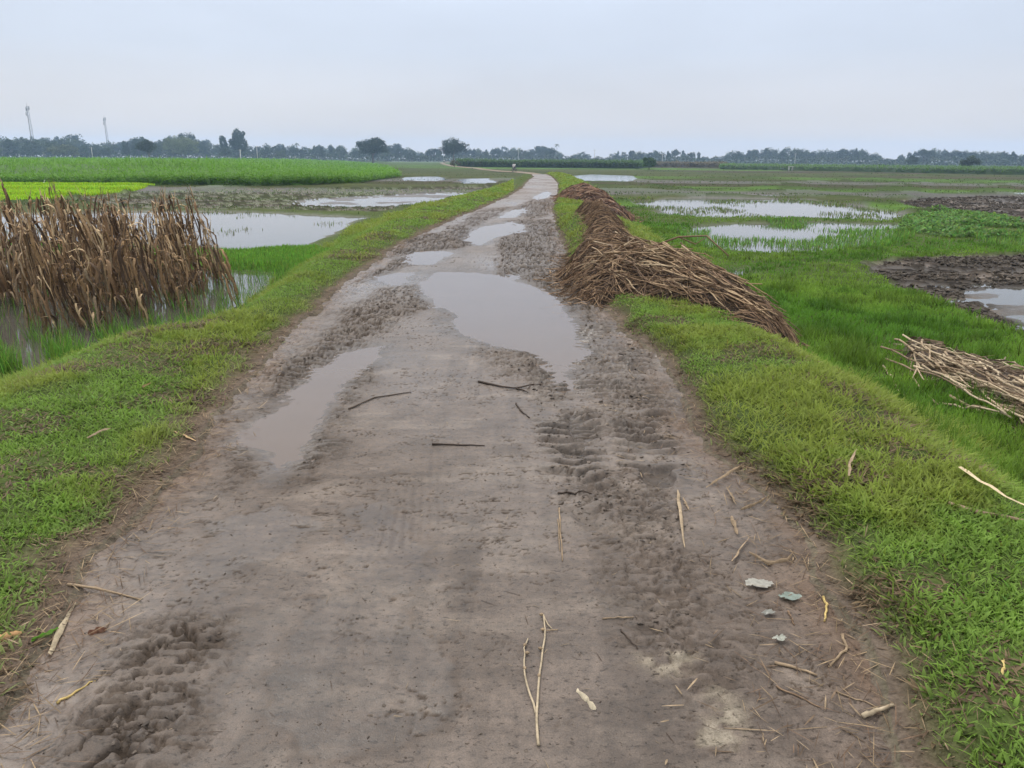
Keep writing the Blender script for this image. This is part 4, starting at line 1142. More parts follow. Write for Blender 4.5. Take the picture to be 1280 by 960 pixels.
TAN = (0.27, 0.20, 0.13); PALE = (0.38, 0.31, 0.215); DKB = (0.060, 0.045, 0.036); BRN = (0.20, 0.135, 0.085); YEL = (0.48, 0.36, 0.14)
twig('twig', 'dark straight twig lying crosswise on the middle of the road', 'twig', [(540, 556), (606, 558)], 0.006, DKB)
twig('twig', 'dark bent twig in front of the large puddle', 'twig', [(598, 478), (625, 484), (645, 487), (676, 482)], 0.009, DKB, [[(645, 487), (660, 492)]])
twig('twig', 'thin dark twig right of the long rut puddle', 'twig', [(436, 512), (468, 498), (514, 491)], 0.006, (0.09, 0.07, 0.055))
twig('twig', 'short dark twig pointing down toward the tyre marks', 'twig', [(645, 505), (652, 516), (662, 523)], 0.006, DKB)
twig('twig', 'short dark stick beside the deep tyre marks', 'twig', [(697, 617), (740, 619)], 0.005, DKB)
twig('twig', 'small curved twig below the pale wood chip trail', 'twig', [(776, 788), (784, 800), (797, 812)], 0.004, DKB)
twig('dry_straw', 'pale short straw lying level on the mud near the curved twig', 'straw', [(753, 774), (792, 772)], 0.003, TAN)
mb = MB()
P1 = line_px([(673, 934), (670, 895), (674, 845), (680, 800), (679, 770), (690, 788)], 16, 0.007)
P2 = line_px([(670, 895), (657, 850), (655, 815), (660, 800)], 12, 0.007)
mb.tube(P1, np.linspace(0.0045, 0.0022, 16), 6, PALE); mb.tube(P2, np.linspace(0.0038, 0.002, 12), 6, PALE)
mb.tube(line_px([(680, 790), (697, 789)], 4, 0.006), 0.0022, 5, TAN)
st_ = obj('stem', mb.mesh('forked_stem', M_DRY))
ft = thing('dry_forked_plant', 'pale dry forked plant stem lying on the road near the camera', 'dry plant', tuple(P1[0]))
st_.parent = ft; st_.matrix_parent_inverse = Matrix.Translation(-Vector(P1[0]))
for q in list(P1[6:14:2]) + list(P2[5:11:2]):
    pod = MB(); a = rng.uniform(0, 6.28); d = np.array([math.cos(a), math.sin(a), 0.2]) * 0.016
    pod.tube([q, q + d * 0.5, q + d], [0.003, 0.0065, 0.002], 6, np.array(TAN) * rng.uniform(0.9, 1.2))
    po = obj('seed_pod', pod.mesh('seed_pod', M_DRY)); po.parent = ft; po.matrix_parent_inverse = Matrix.Translation(-Vector(P1[0]))
husk('wood_chip', 'pale flat wood chip on the mud right of the forked stem', 'wood chip', [(721, 865), (745, 889)], 0.022, (0.50, 0.43, 0.31), 0.1, prof=(0.6, 1, 1, 0.6))
twig('dry_straw', 'yellow split straw on the mud near the lower left', 'straw', [(72, 880), (95, 866), (119, 850)], 0.0045, YEL)
twig('dry_stalk_piece', 'long thin tan stalk reaching from the left grass onto the road', 'stalk piece', [(85, 732), (130, 742), (176, 751)], 0.006, TAN)
husk('bark_strip', 'flat pale strip of stalk standing out of the straw at left edge', 'stalk strip', [(62, 821), (76, 790), (95, 755)], 0.026, (0.34, 0.28, 0.19), 0.2)
husk('dry_husk', 'curled orange brown husk at the left edge of the picture', 'husk', [(-25, 805), (5, 800), (28, 793)], 0.045, (0.42, 0.25, 0.12), 0.35)
husk('green_leaf', 'fresh broad green leaf lying in the straw near the husk', 'leaf', [(40, 803), (58, 796), (74, 789)], 0.05, (0.10, 0.24, 0.03), 0.12, M_GRASS)
husk('dead_leaf', 'small reddish brown leaf flat on the mud at left', 'leaf', [(110, 794), (122, 791), (134, 789)], 0.03, (0.14, 0.07, 0.045), 0.1)
husk('husk_strip', 'tan husk strip at the lower left road edge', 'husk', [(-10, 873), (20, 866), (44, 857)], 0.02, TAN, 0.3)
husk('husk_strip', 'thin tan husk across the trodden grass at far left', 'husk', [(-8, 846), (10, 840), (26, 833)], 0.014, TAN, 0.3)
husk('husk_strip', 'orange tan husk at the grass margin left of the rut puddle', 'husk', [(217, 540), (230, 546), (246, 553)], 0.025, (0.44, 0.30, 0.16), 0.3)
husk('husk_strip', 'small tan husk alone on the left bank grass', 'husk', [(179, 492), (190, 487)], 0.028, (0.48, 0.33, 0.17), 0.3, lift=0.05)
husk('husk_strip', 'brown husk pieces sunk in the left bank grass', 'husk', [(110, 556), (124, 548), (140, 543)], 0.02, TAN, 0.3, lift=0.04)
twig('dry_straw', 'pair of pale straws standing lengthwise left of the tyre marks', 'straw', [(699, 636), (700, 665), (703, 702)], 0.004, TAN, [[(697, 650), (700, 690)]])
husk('stalk_sheath', 'broad dry stalk sheath lying lengthwise on the right of the road', 'sheath', [(847, 614), (851, 645), (856, 686)], 0.022, (0.31, 0.24, 0.16), 0.3)
husk('stalk_sheath', 'small split sheath beside the broad dry sheath', 'sheath', [(854, 624), (862, 640)], 0.018, TAN, 0.3)
for nm, lb, pts, w in [('husk_strip', 'pale husk crossing another at the right road edge below the grass', [(882, 612), (905, 600), (930, 582)], 0.018), ('husk_strip', 'short broad husk standing under the crossed husks', [(908, 612), (915, 625), (920, 634)], 0.03),
                       ('husk_strip', 'short brown husk below the broad one by the right grass', [(914, 648), (918, 660), (922, 671)], 0.026), ('husk_strip', 'long curved husk at the foot of the right scarp', [(936, 695), (960, 708), (985, 703), (992, 692)], 0.022),
                       ('husk_strip', 'tan husk leaning up to the right beside the scarp', [(914, 705), (925, 690), (936, 674)], 0.016), ('husk_strip', 'curved brown husk on the wet edge above the scarp', [(925, 640), (945, 632), (962, 622)], 0.02)]:
    husk(nm, lb, 'husk', pts, w, np.array(TAN) * rng.uniform(0.75, 1.15), 0.3, lift=0.012)
def film(label, px, w, c, seed):
    mb = MB(); p = at(*px, 0.0); n = 9
    gx, gy = np.meshgrid(np.linspace(-1, 1, n), np.linspace(-1, 1, n))
    gr = np.hypot(gx, gy) + 1e-6; sc = 1 - 0.35 * vn(np.arctan2(gy, gx) * 1.3 + 5, gr * 0 + seed, seed)
    x = p[0] + gx * w * sc + 0.1 * w * gy; y = p[1] + gy * w * 0.6 * sc
    z = surfv(x, y) + 0.006 + 0.02 * fbm(gx * 2.2, gy * 2.2, 3, seed)
    q = grid_quads(n, n); m = (gr < 1.15).ravel(); q = q[m[q].all(1)]
    mb.add(np.stack([x, y, z], -1).reshape(-1, 3), q, None, c)
    tag(obj('plastic_scrap', mb.mesh('plastic_scrap', M_PLASTIC)), label, 'plastic scrap')
film('torn pale plastic film, topmost of the scraps by the right scarp', (948, 733), 0.062, (0.31, 0.30, 0.26), 3)
film('crumpled greenish plastic scrap nearest the right grass', (986, 748), 0.050, (0.19, 0.235, 0.20), 5)
film('small grey plastic scrap between the other scraps', (960, 769), 0.028, (0.21, 0.21, 0.185), 8)
film('lone pale triangular plastic scrap on the mud below the others', (974, 803), 0.030, (0.33, 0.34, 0.29), 12)
for nm, lb, pts, rad, c in [('dry_stalk_piece', 'thick pale stalk piece with cut end, lower right of the road', [(1078, 898), (1098, 892), (1117, 884)], 0.009, PALE),
    ('dry_stalk_piece', 'flat brown stalk piece pointing at the lower right grass', [(968, 830), (995, 837), (1021, 846)], 0.006, TAN), ('dry_stalk_piece', 'yellow bent stalk piece standing in the right margin straw', [(1029, 748), (1033, 762), (1030, 778)], 0.006, YEL),
    ('dry_stalk_piece', 'hooked dry stalk with fibrous foot near the right scarp', [(1053, 795), (1058, 815), (1036, 834)], 0.006, TAN), ('dry_straw', 'long straw slanting toward the lower right grass edge', [(1045, 865), (1075, 878), (1102, 889)], 0.003, TAN),
    ('dry_straw', 'thin straw left of the thick pale stalk piece', [(970, 858), (1000, 873), (1025, 885)], 0.003, BRN), ('dry_straw', 'short pale straw pointing down near the plastic scraps', [(985, 765), (993, 782)], 0.004, BRN)]:
    twig(nm, lb, 'straw' if nm == 'dry_straw' else 'stalk piece', pts, rad, c)
husk('maize_leaf', 'large pale dry leaf on the grass at the right edge', 'dry leaf', [(1198, 599), (1225, 618), (1255, 637), (1300, 660)], 0.045, (0.52, 0.42, 0.27), 0.25, lift=0.06, prof=(0.9, 0.8, 0.6, 0.5))
twig('dry_stalk_piece', 'long tan stalk on the grass under the large pale leaf', 'stalk piece', [(1185, 632), (1230, 645), (1300, 662)], 0.012, TAN)
husk('maize_leaf', 'upright pale dry leaf alone in the right bank grass', 'dry leaf', [(1059, 610), (1060, 592), (1069, 575)], 0.02, TAN, 0.3, lift=0.06)
husk('maize_leaf', 'short tan leaf sunk in grass near the lower right corner', 'dry leaf', [(1249, 866), (1250, 845)], 0.014, YEL, 0.3, lift=0.06)
# branch that sticks out of the long heap and the one below the right bundle
mb = MB()
p0 = np.array([1.75, 9.6, gz(1.75, 9.6) + 0.45])
A1 = np.array([p0, p0 + [0.25, -0.15, 0.12], p0 + [0.55, -0.3, 0.15], p0 + [0.75, -0.6, -0.05]])
mb.tube(A1, [0.013, 0.012, 0.010, 0.008], 6, np.array(BRN)); mb.tube([A1[1], A1[1] + [0.2, -0.05, -0.08], A1[1] + [0.3, -0.1, 0.0]], [0.009, 0.008, 0.005], 5, np.array(BRN))
tag(obj('dry_branch', mb.mesh('dry_branch', M_DRY)), 'bent forked branch rising from the top of the long heap', 'branch')
mb = MB(); mb.tube(line_px([(1140, 442), (1137, 470), (1150, 490), (1172, 510)], 12, 0.03), np.linspace(0.013, 0.007, 12), 6, np.array([0.30, 0.23, 0.15]))
tag(obj('dry_branch', mb.mesh('dry_branch', M_DRY)), 'crooked stalk hanging down to the grass from the right bundle', 'branch')

# ------------------------------------------------------------------ trees
def crown_mesh(H, Wd, trunk_h, nclump, nleaf, leaf, base, shape='round', name='crown'):
    mb = MB()
    cz = (H + trunk_h) / 2; hz = (H - trunk_h) / 2
    cl = []
    while len(cl) < nclump:
        p = rng.uniform(-1, 1, 3)
        if np.linalg.norm(p) > 0.95: continue
        if shape == 'cone' and np.hypot(p[0], p[1]) > 0.55 + 0.35 * (0.3 - p[2]): continue
        if shape == 'dome' and p[2] < -0.55: continue
        cl.append(p)
    cl = np.array(cl)
    rad = rng.uniform(0.20, 0.42, nclump)
    tone = rng.uniform(0.7, 1.3, nclump)
    i = rng.integers(0, nclump, nleaf)
    d = rng.normal(0, 1, (nleaf, 3)); d /= np.linalg.norm(d, axis=1)[:, None]
    p = cl[i] + d * (rad[i] * rng.uniform(0.45, 1.08, nleaf))[:, None]
    c = p * np.array([Wd / 2 * 0.8, Wd / 2 * 0.8, hz * 0.85]) + np.array([0, 0, cz])
    if shape == 'weep':
        c[:, 2] -= rng.uniform(0, 0.16, nleaf) * H * (np.hypot(p[:, 0], p[:, 1]) > 0.45)
    u = rng.normal(0, 1, (nleaf, 3)); u /= np.linalg.norm(u, axis=1)[:, None]
    w = np.cross(u, rng.normal(0, 1, (nleaf, 3))); w /= np.linalg.norm(w, axis=1)[:, None]
    s = leaf * rng.uniform(0.6, 1.3, nleaf)[:, None]
    V = np.stack([c - u * s, c + w * s * 0.5, c + u * s, c - w * s * 0.5], 1).reshape(-1, 3)
    col = np.asarray(base)[None] * (tone[i] * rng.uniform(0.75, 1.25, nleaf))[:, None]
    b = np.arange(nleaf) * 4
    mb.add(V, np.stack([b, b + 1, b + 2, b + 3], -1), None, np.repeat(col, 4, 0))
    return mb.mesh(name, M_LEAF), cl * np.array([Wd / 2 * 0.7, Wd / 2 * 0.7, hz * 0.75]) + np.array([0, 0, cz])

def trunk_mesh(H, trunk_h, rad, ends, lean=0.03):
    mb = MB(); c = np.array([0.10, 0.082, 0.065])
    n = 7; s = np.linspace(0, 1, n); top = trunk_h + (H - trunk_h) * 0.45
    P = np.stack([np.cumsum(rng.normal(0, lean, n)) * H * 0.1, np.cumsum(rng.normal(0, lean, n)) * H * 0.1, s * top], -1); P -= P[0]; P[0, 2] = -0.3
    mb.tube(P, rad * np.interp(s, [0, .1, .5, 1], [1.5, 1.05, 0.8, 0.4]), 8, c)
    for e in ends:
        k = rng.uniform(0.4, 0.85); st = np.array([np.interp(k, s, P[:, q]) for q in range(3)])
        mid = st * 0.5 + e * 0.5 + [0, 0, -0.03 * H]
        mb.tube([st, mid, e], [rad * 0.45, rad * 0.3, rad * 0.12], 6, c)
    return mb.mesh('trunk', M_SOLID)

def tree(name, label, H, Wd, trunk_h, nclump, nleaf, leaf, base, shape='round', rad=None, group=None, cat='tree'):
    t = thing(name, label, cat, group=group)
    cm, ends = crown_mesh(H, Wd, trunk_h, nclump, nleaf, leaf, base, shape)
    ends = ends[rng.permutation(len(ends))[:8]]
    obj('trunk', trunk_mesh(H, trunk_h, rad or H * 0.022, ends), t)
    obj('crown', cm, t)
    return t

def palm(label, H, group=None):
    t = thing('palm_tree', label, 'palm', group=group)
    mb = MB(); s = np.linspace(0, 1, 8)
    P = np.stack([0.05 * H * s ** 2, 0 * s, s * H * 0.88], -1); P[0, 2] = -0.3
    mb.tube(P, np.linspace(0.22, 0.13, 8), 7, (0.16, 0.14, 0.115)); obj('trunk', mb.mesh('palm_trunk', M_SOLID), t)
    fr = MB()
    for q in range(18):
        az = q * 2.4; el = rng.uniform(-0.3, 1.2); L = rng.uniform(2.2, 3.0); s5 = np.linspace(0, 1, 6)
        rr_ = L * s5 * math.cos(el); zz_ = L * (s5 * math.sin(el) - 0.75 * s5 ** 2)
        fr.ribbon(P[-1] + np.stack([rr_ * math.cos(az), rr_ * math.sin(az), zz_], -1), 0.5 * np.array([0.4, 1, 1, 0.9, 0.7, 0.1]), [-math.sin(az), math.cos(az), 0], np.array([0.045, 0.075, 0.03]) * rng.uniform(0.7, 1.2), -0.25)
    obj('crown', fr.mesh('palm_crown', M_LEAF), t)
    return t

def stand(o, px, r, rz=None, s=1.0, sz=None):
    p = dist_at(px, r)
    o.location = (p[0], p[1], float(z0(r)) - 0.02)
    o.rotation_euler = (0, 0, rng.uniform(0, 6.28) if rz is None else rz)
    o.scale = (s, s, sz or s)
    return o

def top_h(px, ytop, r):
    d = ray(px, ytop)
    return CH + r * d[2] / math.hypot(d[0], d[1]) - float(z0(r))

def px_h(n, r): return n / F * r
GRN = [np.array([0.032, 0.050, 0.024]), np.array([0.042, 0.062, 0.028]), np.array([0.028, 0.044, 0.022]), np.array([0.055, 0.075, 0.032])]
# single trees that stand out
stand(tree('mango_tree', 'dark dome-shaped tree on a short trunk beyond the end of the green crop', top_h(466, 172, 410), 19, 3.0, 56, 6200, 0.42, GRN[2] * 0.9, 'dome', 0.45), 466, 410)
stand(tree('shade_tree', 'tall dark tree with flat top and drooping sides beside the far track', top_h(567, 170, 415), 17, 3.6, 40, 4600, 0.42, GRN[2], 'weep', 0.4), 567, 415)
stand(tree('bushy_tree', 'small round green bush alone before the far trees right of the road', 3.7, 4.6, 0.3, 30, 3000, 0.18, np.array([0.050, 0.10, 0.030]), 'dome', 0.12, cat='bush'), 812, 212)
stand(tree('leaning_tree', 'dark low tree with short trunk above the green crop on the left', top_h(187, 172, 345), 9.5, 2.2, 26, 2400, 0.34, GRN[2], 'dome', 0.25), 187, 345)
stand(tree('tall_tree', 'tallest tree of the left horizon, rounded top', top_h(300, 159, 520), 12.5, 3.5, 44, 4600, 0.5, GRN[0], 'round', 0.4), 300, 520)
stand(tree('tall_tree', 'narrow pointed tree close left of the tallest tree', top_h(281, 167, 530), 8.5, 3.0, 26, 2400, 0.5, GRN[0], 'cone', 0.3), 281, 530)
stand(tree('round_bush', 'small round dark bush above the crop strip at far right', 4.4, 6.2, 0.3, 22, 2000, 0.24, GRN[1], 'dome', 0.12, cat='bush'), 1213, 285)
stand(tree('round_bush', 'faint low dark bush left of the round bush at far right', 5.2, 7.0, 0.4, 20, 1600, 0.3, GRN[0], 'dome', 0.12, cat='bush'), 1141, 420)
stand(tree('pale_tree', 'broad pale green bamboo-like tree on the left horizon', top_h(228, 169, 520), 26, 1.5, 50, 4200, 0.5, np.array([0.11, 0.135, 0.055]), 'dome', 0.3), 228, 520)
stand(tree('pale_tree', 'low olive green tree at the left, below the first mast', top_h(80, 178, 500), 17, 1.0, 36, 2600, 0.5, np.array([0.10, 0.115, 0.05]), 'dome', 0.25), 80, 500)
stand(tree('round_bush', 'little brown-green bush beside the winding far track', 2.3, 4.0, 0.2, 14, 900, 0.16, np.array([0.09, 0.085, 0.045]), 'dome', 0.1, cat='bush'), 568, 235)
stand(palm('lone palm rising above the trees right of the road', top_h(696, 178, 640)), 696, 640)
stand(palm('palm sticking out of the trees left of centre', top_h(373, 177, 620)), 373, 620)
# the far tree line, tree by tree
kinds = []
for i in range(9):
    b = GRN[i % 4]; sh = ['round', 'dome', 'cone', 'round', 'dome', 'round', 'cone', 'dome', 'round'][i]
    lb = ['hazy rounded tree standing in the far tree line', 'hazy broad spreading tree standing in the far tree line', 'hazy narrow upright tree standing in the far tree line'][{'round': 0, 'dome': 1, 'cone': 2}[sh]]
    kinds.append([tree('horizon_tree', lb, 10.0, [9, 12, 6.5, 10, 13, 8, 6, 11, 9.5][i], [1.0, 0.7, 1.0, 1.2, 0.6, 1.0, 1.0, 0.8, 1.0][i], [26, 34, 18, 24, 30, 22, 18, 30, 26][i], 1500, 0.42, b, sh, 0.22, group='trees of the far tree line'), False])
prof = [(-120, 176), (-60, 172), (0, 170), (25, 170), (60, 172), (88, 168), (104, 175), (115, 180), (150, 177), (172, 170), (190, 178), (212, 170), (228, 167), (255, 174), (272, 180), (320, 181), (345, 180), (372, 183), (400, 181), (440, 183), (490, 180), (510, 185), (530, 188), (550, 187), (590, 184), (608, 188), (620, 186), (640, 184), (665, 185), (690, 182), (700, 190), (706, 196), (720, 188), (735, 193), (742, 197), (760, 196), (770, 190), (785, 188), (805, 190), (850, 188), (870, 190), (884, 195), (900, 196), (915, 190), (930, 189), (950, 185), (985, 187), (1010, 188), (1045, 186), (1070, 184), (1085, 188), (1100, 194), (1112, 198), (1122, 194), (1140, 190), (1165, 186), (1195, 187), (1215, 190), (1235, 192), (1250, 190), (1280, 191), (1330, 192), (1400, 190)]
pa = np.array(prof, float)
ntree = 0
for layer, (r_, step) in enumerate([(640, 10.5), (760, 15), (560, 19)]):
    px = -130.0
    while px < 1410:
        px += step * rng.uniform(0.6, 1.4) * (0.85 if px > 560 else 1.0)
        hor = HOR + (px - 640) * math.tan(ROLL)
        top = np.interp(px, pa[:, 0], pa[:, 1]) + rng.normal(0, 1.8) + (3.5 if layer == 2 else 0)
        r = r_ * rng.uniform(0.93, 1.07)
        base_y = hor + 2.7 * F / r
        if px > 560 and layer == 2: continue
        H = top_h(px, top, r)
        if H < 2.0: continue
        k = int(rng.integers(0, 9)); kd = kinds[k]
        o = kd[0] if not kd[1] else copy_tree(kd[0]); kd[1] = True
        s = H / 10.0
        stand(o, px, r, None, max(s, 0.75) * rng.uniform(0.85, 1.15), s)
        ntree += 1
for kd in kinds:
    if not kd[1]: remove_tree(kd[0])
print('trees', ntree)

# low undergrowth that closes the tree line at its foot
UB = MB(); n = 26000
a = rng.uniform(-140, 1420, n); r = rng.uniform(560, 720, n)
P_ = np.array([dist_at(q, 1.0) for q in a]) * r[:, None]
top = np.interp(a, pa[:, 0], pa[:, 1]); hor = HOR + (a - 640) * math.tan(ROLL)
hmax = np.clip((hor + 4 - top) / F * r * 0.55, 0.8, 11)
x, y = P_[:, 0], P_[:, 1]
push(UB, x, y, z0(r) + hmax * rng.uniform(-0.1, 0.75, n), rng.uniform(0.9, 2.0, n), rng.uniform(1.0, 2.0, n), rng.uniform(0, 1.2, n), rng.uniform(0, 1, n), greens(n, [0.032, 0.05, 0.022], 0.25, 0.0), 1)
tag(obj('undergrowth', UB.mesh('undergrowth', M_LEAF)), 'hazy dark undergrowth along the foot of the far tree line', 'undergrowth', kind='stuff')

# ------------------------------------------------------------------ masts and poles
def mast(label, px, r, H, w):
    t = thing('lattice_mast', label, 'mast', (*dist_at(px, r), float(z0(r))), 0.35)
    c = (0.16, 0.16, 0.17)
    for q in range(3):
        a = q * 2.094; mb = MB()
        mb.tube([[w * math.cos(a), w * math.sin(a), 0], [w * 0.45 * math.cos(a), w * 0.45 * math.sin(a), H]], 0.11, 5, c)
        obj('leg', mb.mesh('mast_leg', M_SOLID), t)
    mb = MB(); nb = 14
    for i in range(nb):
        z_a, z_b = H * i / nb, H * (i + 1) / nb
        wa, wb = w * (1 - 0.55 * i / nb), w * (1 - 0.55 * (i + 1) / nb)
        for q in range(3):
            a, b = q * 2.094, (q + 1) * 2.094
            if i % 2: a, b = b, a
            mb.tube([[wa * math.cos(a), wa * math.sin(a), z_a], [wb * math.cos(b), wb * math.sin(b), z_b]], 0.05, 4, c)
            mb.tube([[wb * math.cos(a), wb * math.sin(a), z_b], [wb * math.cos(b), wb * math.sin(b), z_b]], 0.05, 4, c)
    obj('bracing', mb.mesh('mast_bracing', M_SOLID), t)
    for (zf, an) in ((0.97, 0.4), (0.95, 2.5), (0.96, 4.6), (0.86, 3.4)):
        mb = MB(); mb.box((math.cos(an) * w * 0.8, math.sin(an) * w * 0.8, H * zf), (0.5, 0.5, 2.4), (0.35, 0.35, 0.36))
        obj('antenna', mb.mesh('antenna', M_SOLID), t)
    mb = MB(); mb.tube([[0, 0, H * 0.98], [0, 0, H * 1.07]], 0.06, 5, c); obj('lightning_rod', mb.mesh('rod', M_SOLID), t)
mast('taller telecom mast with antennas at the far left', 44, 620, top_h(39, 133, 620), 1.3)
mast('thinner telecom mast right of the taller one', 137, 760, top_h(133, 147, 760), 1.2)
def pole(label, px, r, H, rad=0.15, col=(0.42, 0.41, 0.39)):
    t = thing('utility_pole', label, 'utility pole', (*dist_at(px, r), float(z0(r))), 0.2)
    mb = MB(); mb.tube([[0, 0, -0.3], [0, 0, H]], [rad * 1.2, rad * 0.8], 7, col); obj('shaft', mb.mesh('pole_shaft', M_SOLID), t)
    mb = MB(); mb.box((0, 0, H - 0.5), (1.6, 0.12, 0.12), (0.2, 0.19, 0.18))
    for q in (-0.65, 0, 0.65): mb.tube([[q, 0, H - 0.44], [q, 0, H - 0.2]], 0.05, 6, (0.45, 0.4, 0.36))
    obj('crossarm', mb.mesh('pole_crossarm', M_SOLID), t)
pole('pale pole right below the tallest tree', 301, 400, 6.0, 0.18, (0.6, 0.59, 0.56))
pole('thin grey pole right of the tallest tree', 322, 390, 7.5)
pole('thin pole above the green crop below the second mast', 116, 400, 6.5)
pole('thin pole in front of the trees left of the lone palm', 648, 520, 9.5)
pole('thin pole in the gap of the trees right of the road', 743, 520, 8.5)
pole('thin pole beside the dry crop strip', 828, 330, 5.0, 0.10)
pole('faint pole above the green strip on the right', 994, 420, 6.0, 0.1)

# ------------------------------------------------------------------ people on the far track, egret, shelter
def skin_obj(name, J, E, Rr, mat, parent=None, sub=2):
    me = bpy.data.meshes.new(name); me.from_pydata([tuple(map(float, j)) for j in J], E, []); me.materials.append(mat)
    a = me.attributes.new('Col', 'FLOAT_COLOR', 'POINT')
    o = obj(name, me, parent)
    m = o.modifiers.new('skin', 'SKIN'); 
    lay_ = me.skin_vertices[0] if me.skin_vertices else None
    if lay_:
        for i, v in enumerate(lay_.data): v.radius = (Rr[i], Rr[i]); v.use_root = (i == 0)
    s = o.modifiers.new('sub', 'SUBSURF'); s.levels = sub; s.render_levels = sub
    return o
def flat_mat(name, c, rough=0.6):
    m, nt, N, Lk = new_mat(name); out = N.new('ShaderNodeOutputMaterial'); p = N.new('ShaderNodeBsdfPrincipled')
    geo = N.new('ShaderNodeNewGeometry'); n = noise_node(N, Lk, geo.outputs['Position'], 12, 3)
    mx = N.new('ShaderNodeMix'); mx.data_type = 'RGBA'; mx.inputs[6].default_value = (*[q * 0.85 for q in c], 1); mx.inputs[7].default_value = (*[min(q * 1.15, 1) for q in c], 1)
    Lk.new(n.outputs[0], mx.inputs[0]); Lk.new(mx.outputs[2], p.inputs[0]); p.inputs['Roughness'].default_value = rough; Lk.new(p.outputs[0], out.inputs[0]); return m
M_SHIRT = flat_mat('white shirt', (0.78, 0.78, 0.78)); M_SKIN = flat_mat('brown skin', (0.20, 0.11, 0.07)); M_CLOTH = flat_mat('dark trousers', (0.03, 0.035, 0.05)); M_HAIR = flat_mat('black hair', (0.012, 0.011, 0.01))
def lathe(mb, pts, c, n=10, off=(0, 0, 0)):
    mb.tube(np.array([[off[0], off[1], off[2] + z] for z, r in pts]), [r for z, r in pts], n, c)
def sphere(mb, c, r, col, sq=(1, 1, 1)):
    th = np.linspace(-math.pi / 2, math.pi / 2, 7)
    mb.tube(np.array([[c[0], c[1], c[2] + r * sq[2] * math.sin(t)] for t in th]), [max(r * sq[0] * math.cos(t), 0.002) for t in th], 10, col)
def person(label, loc, rz, seated):
    t = thing('person', label, 'person', loc, rz)
    if seated:
        J = [(0, 0, .80), (0, .05, 1.05), (0, .08, 1.30), (0, .10, 1.42), (0, .12, 1.56), (.10, .02, .80), (.16, .38, .76), (.15, .30, .36), (.15, .42, .30), (-.10, .02, .80), (-.16, .38, .76), (-.15, .30, .36), (-.15, .42, .30),
             (.19, .08, 1.32), (.30, .26, 1.12), (.27, .50, 1.08), (-.19, .08, 1.32), (-.30, .26, 1.12), (-.27, .50, 1.08)]
    else:
        J = [(0, 0, .92), (0, 0, 1.15), (0, 0, 1.36), (0, 0, 1.46), (0, .02, 1.60), (.09, 0, .88), (.11, .02, .48), (.11, 0, .09), (.11, .13, .05), (-.09, 0, .88), (-.11, -.02, .48), (-.11, -.04, .09), (-.11, .09, .05),
             (.19, 0, 1.38), (.25, -.02, 1.10), (.26, .06, .84), (-.19, 0, 1.38), (-.25, -.02, 1.10), (-.26, .06, .84)]
    E = [(0, 1), (1, 2), (2, 3), (3, 4), (0, 5), (5, 6), (6, 7), (7, 8), (0, 9), (9, 10), (10, 11), (11, 12), (2, 13), (13, 14), (14, 15), (2, 16), (16, 17), (17, 18)]
    Rr = [.13, .13, .14, .06, .10, .10, .07, .045, .04, .10, .07, .045, .04, .07, .045, .035, .07, .045, .035]
    body = skin_obj('body', J, E, Rr, M_SKIN, t)
    sh = skin_obj('shirt', [J[i] for i in (0, 1, 2, 13, 14, 16, 17)], [(0, 1), (1, 2), (2, 3), (3, 4), (2, 5), (5, 6)], [.155, .155, .165, .09, .065, .09, .065], M_SHIRT, t)
    tr = skin_obj('trousers', [J[i] for i in (0, 5, 6, 7, 9, 10, 11)], [(0, 1), (1, 2), (2, 3), (0, 4), (4, 5), (5, 6)], [.15, .115, .085, .065, .115, .085, .065], M_CLOTH, t)
    hd = MB(); h = np.array(J[4]); sphere(hd, h + [0, -.015, .045], .108, (0.012, 0.011, 0.01), (1, 1, .95)); obj('hair', hd.mesh('hair', M_SOLID), t)
    return t
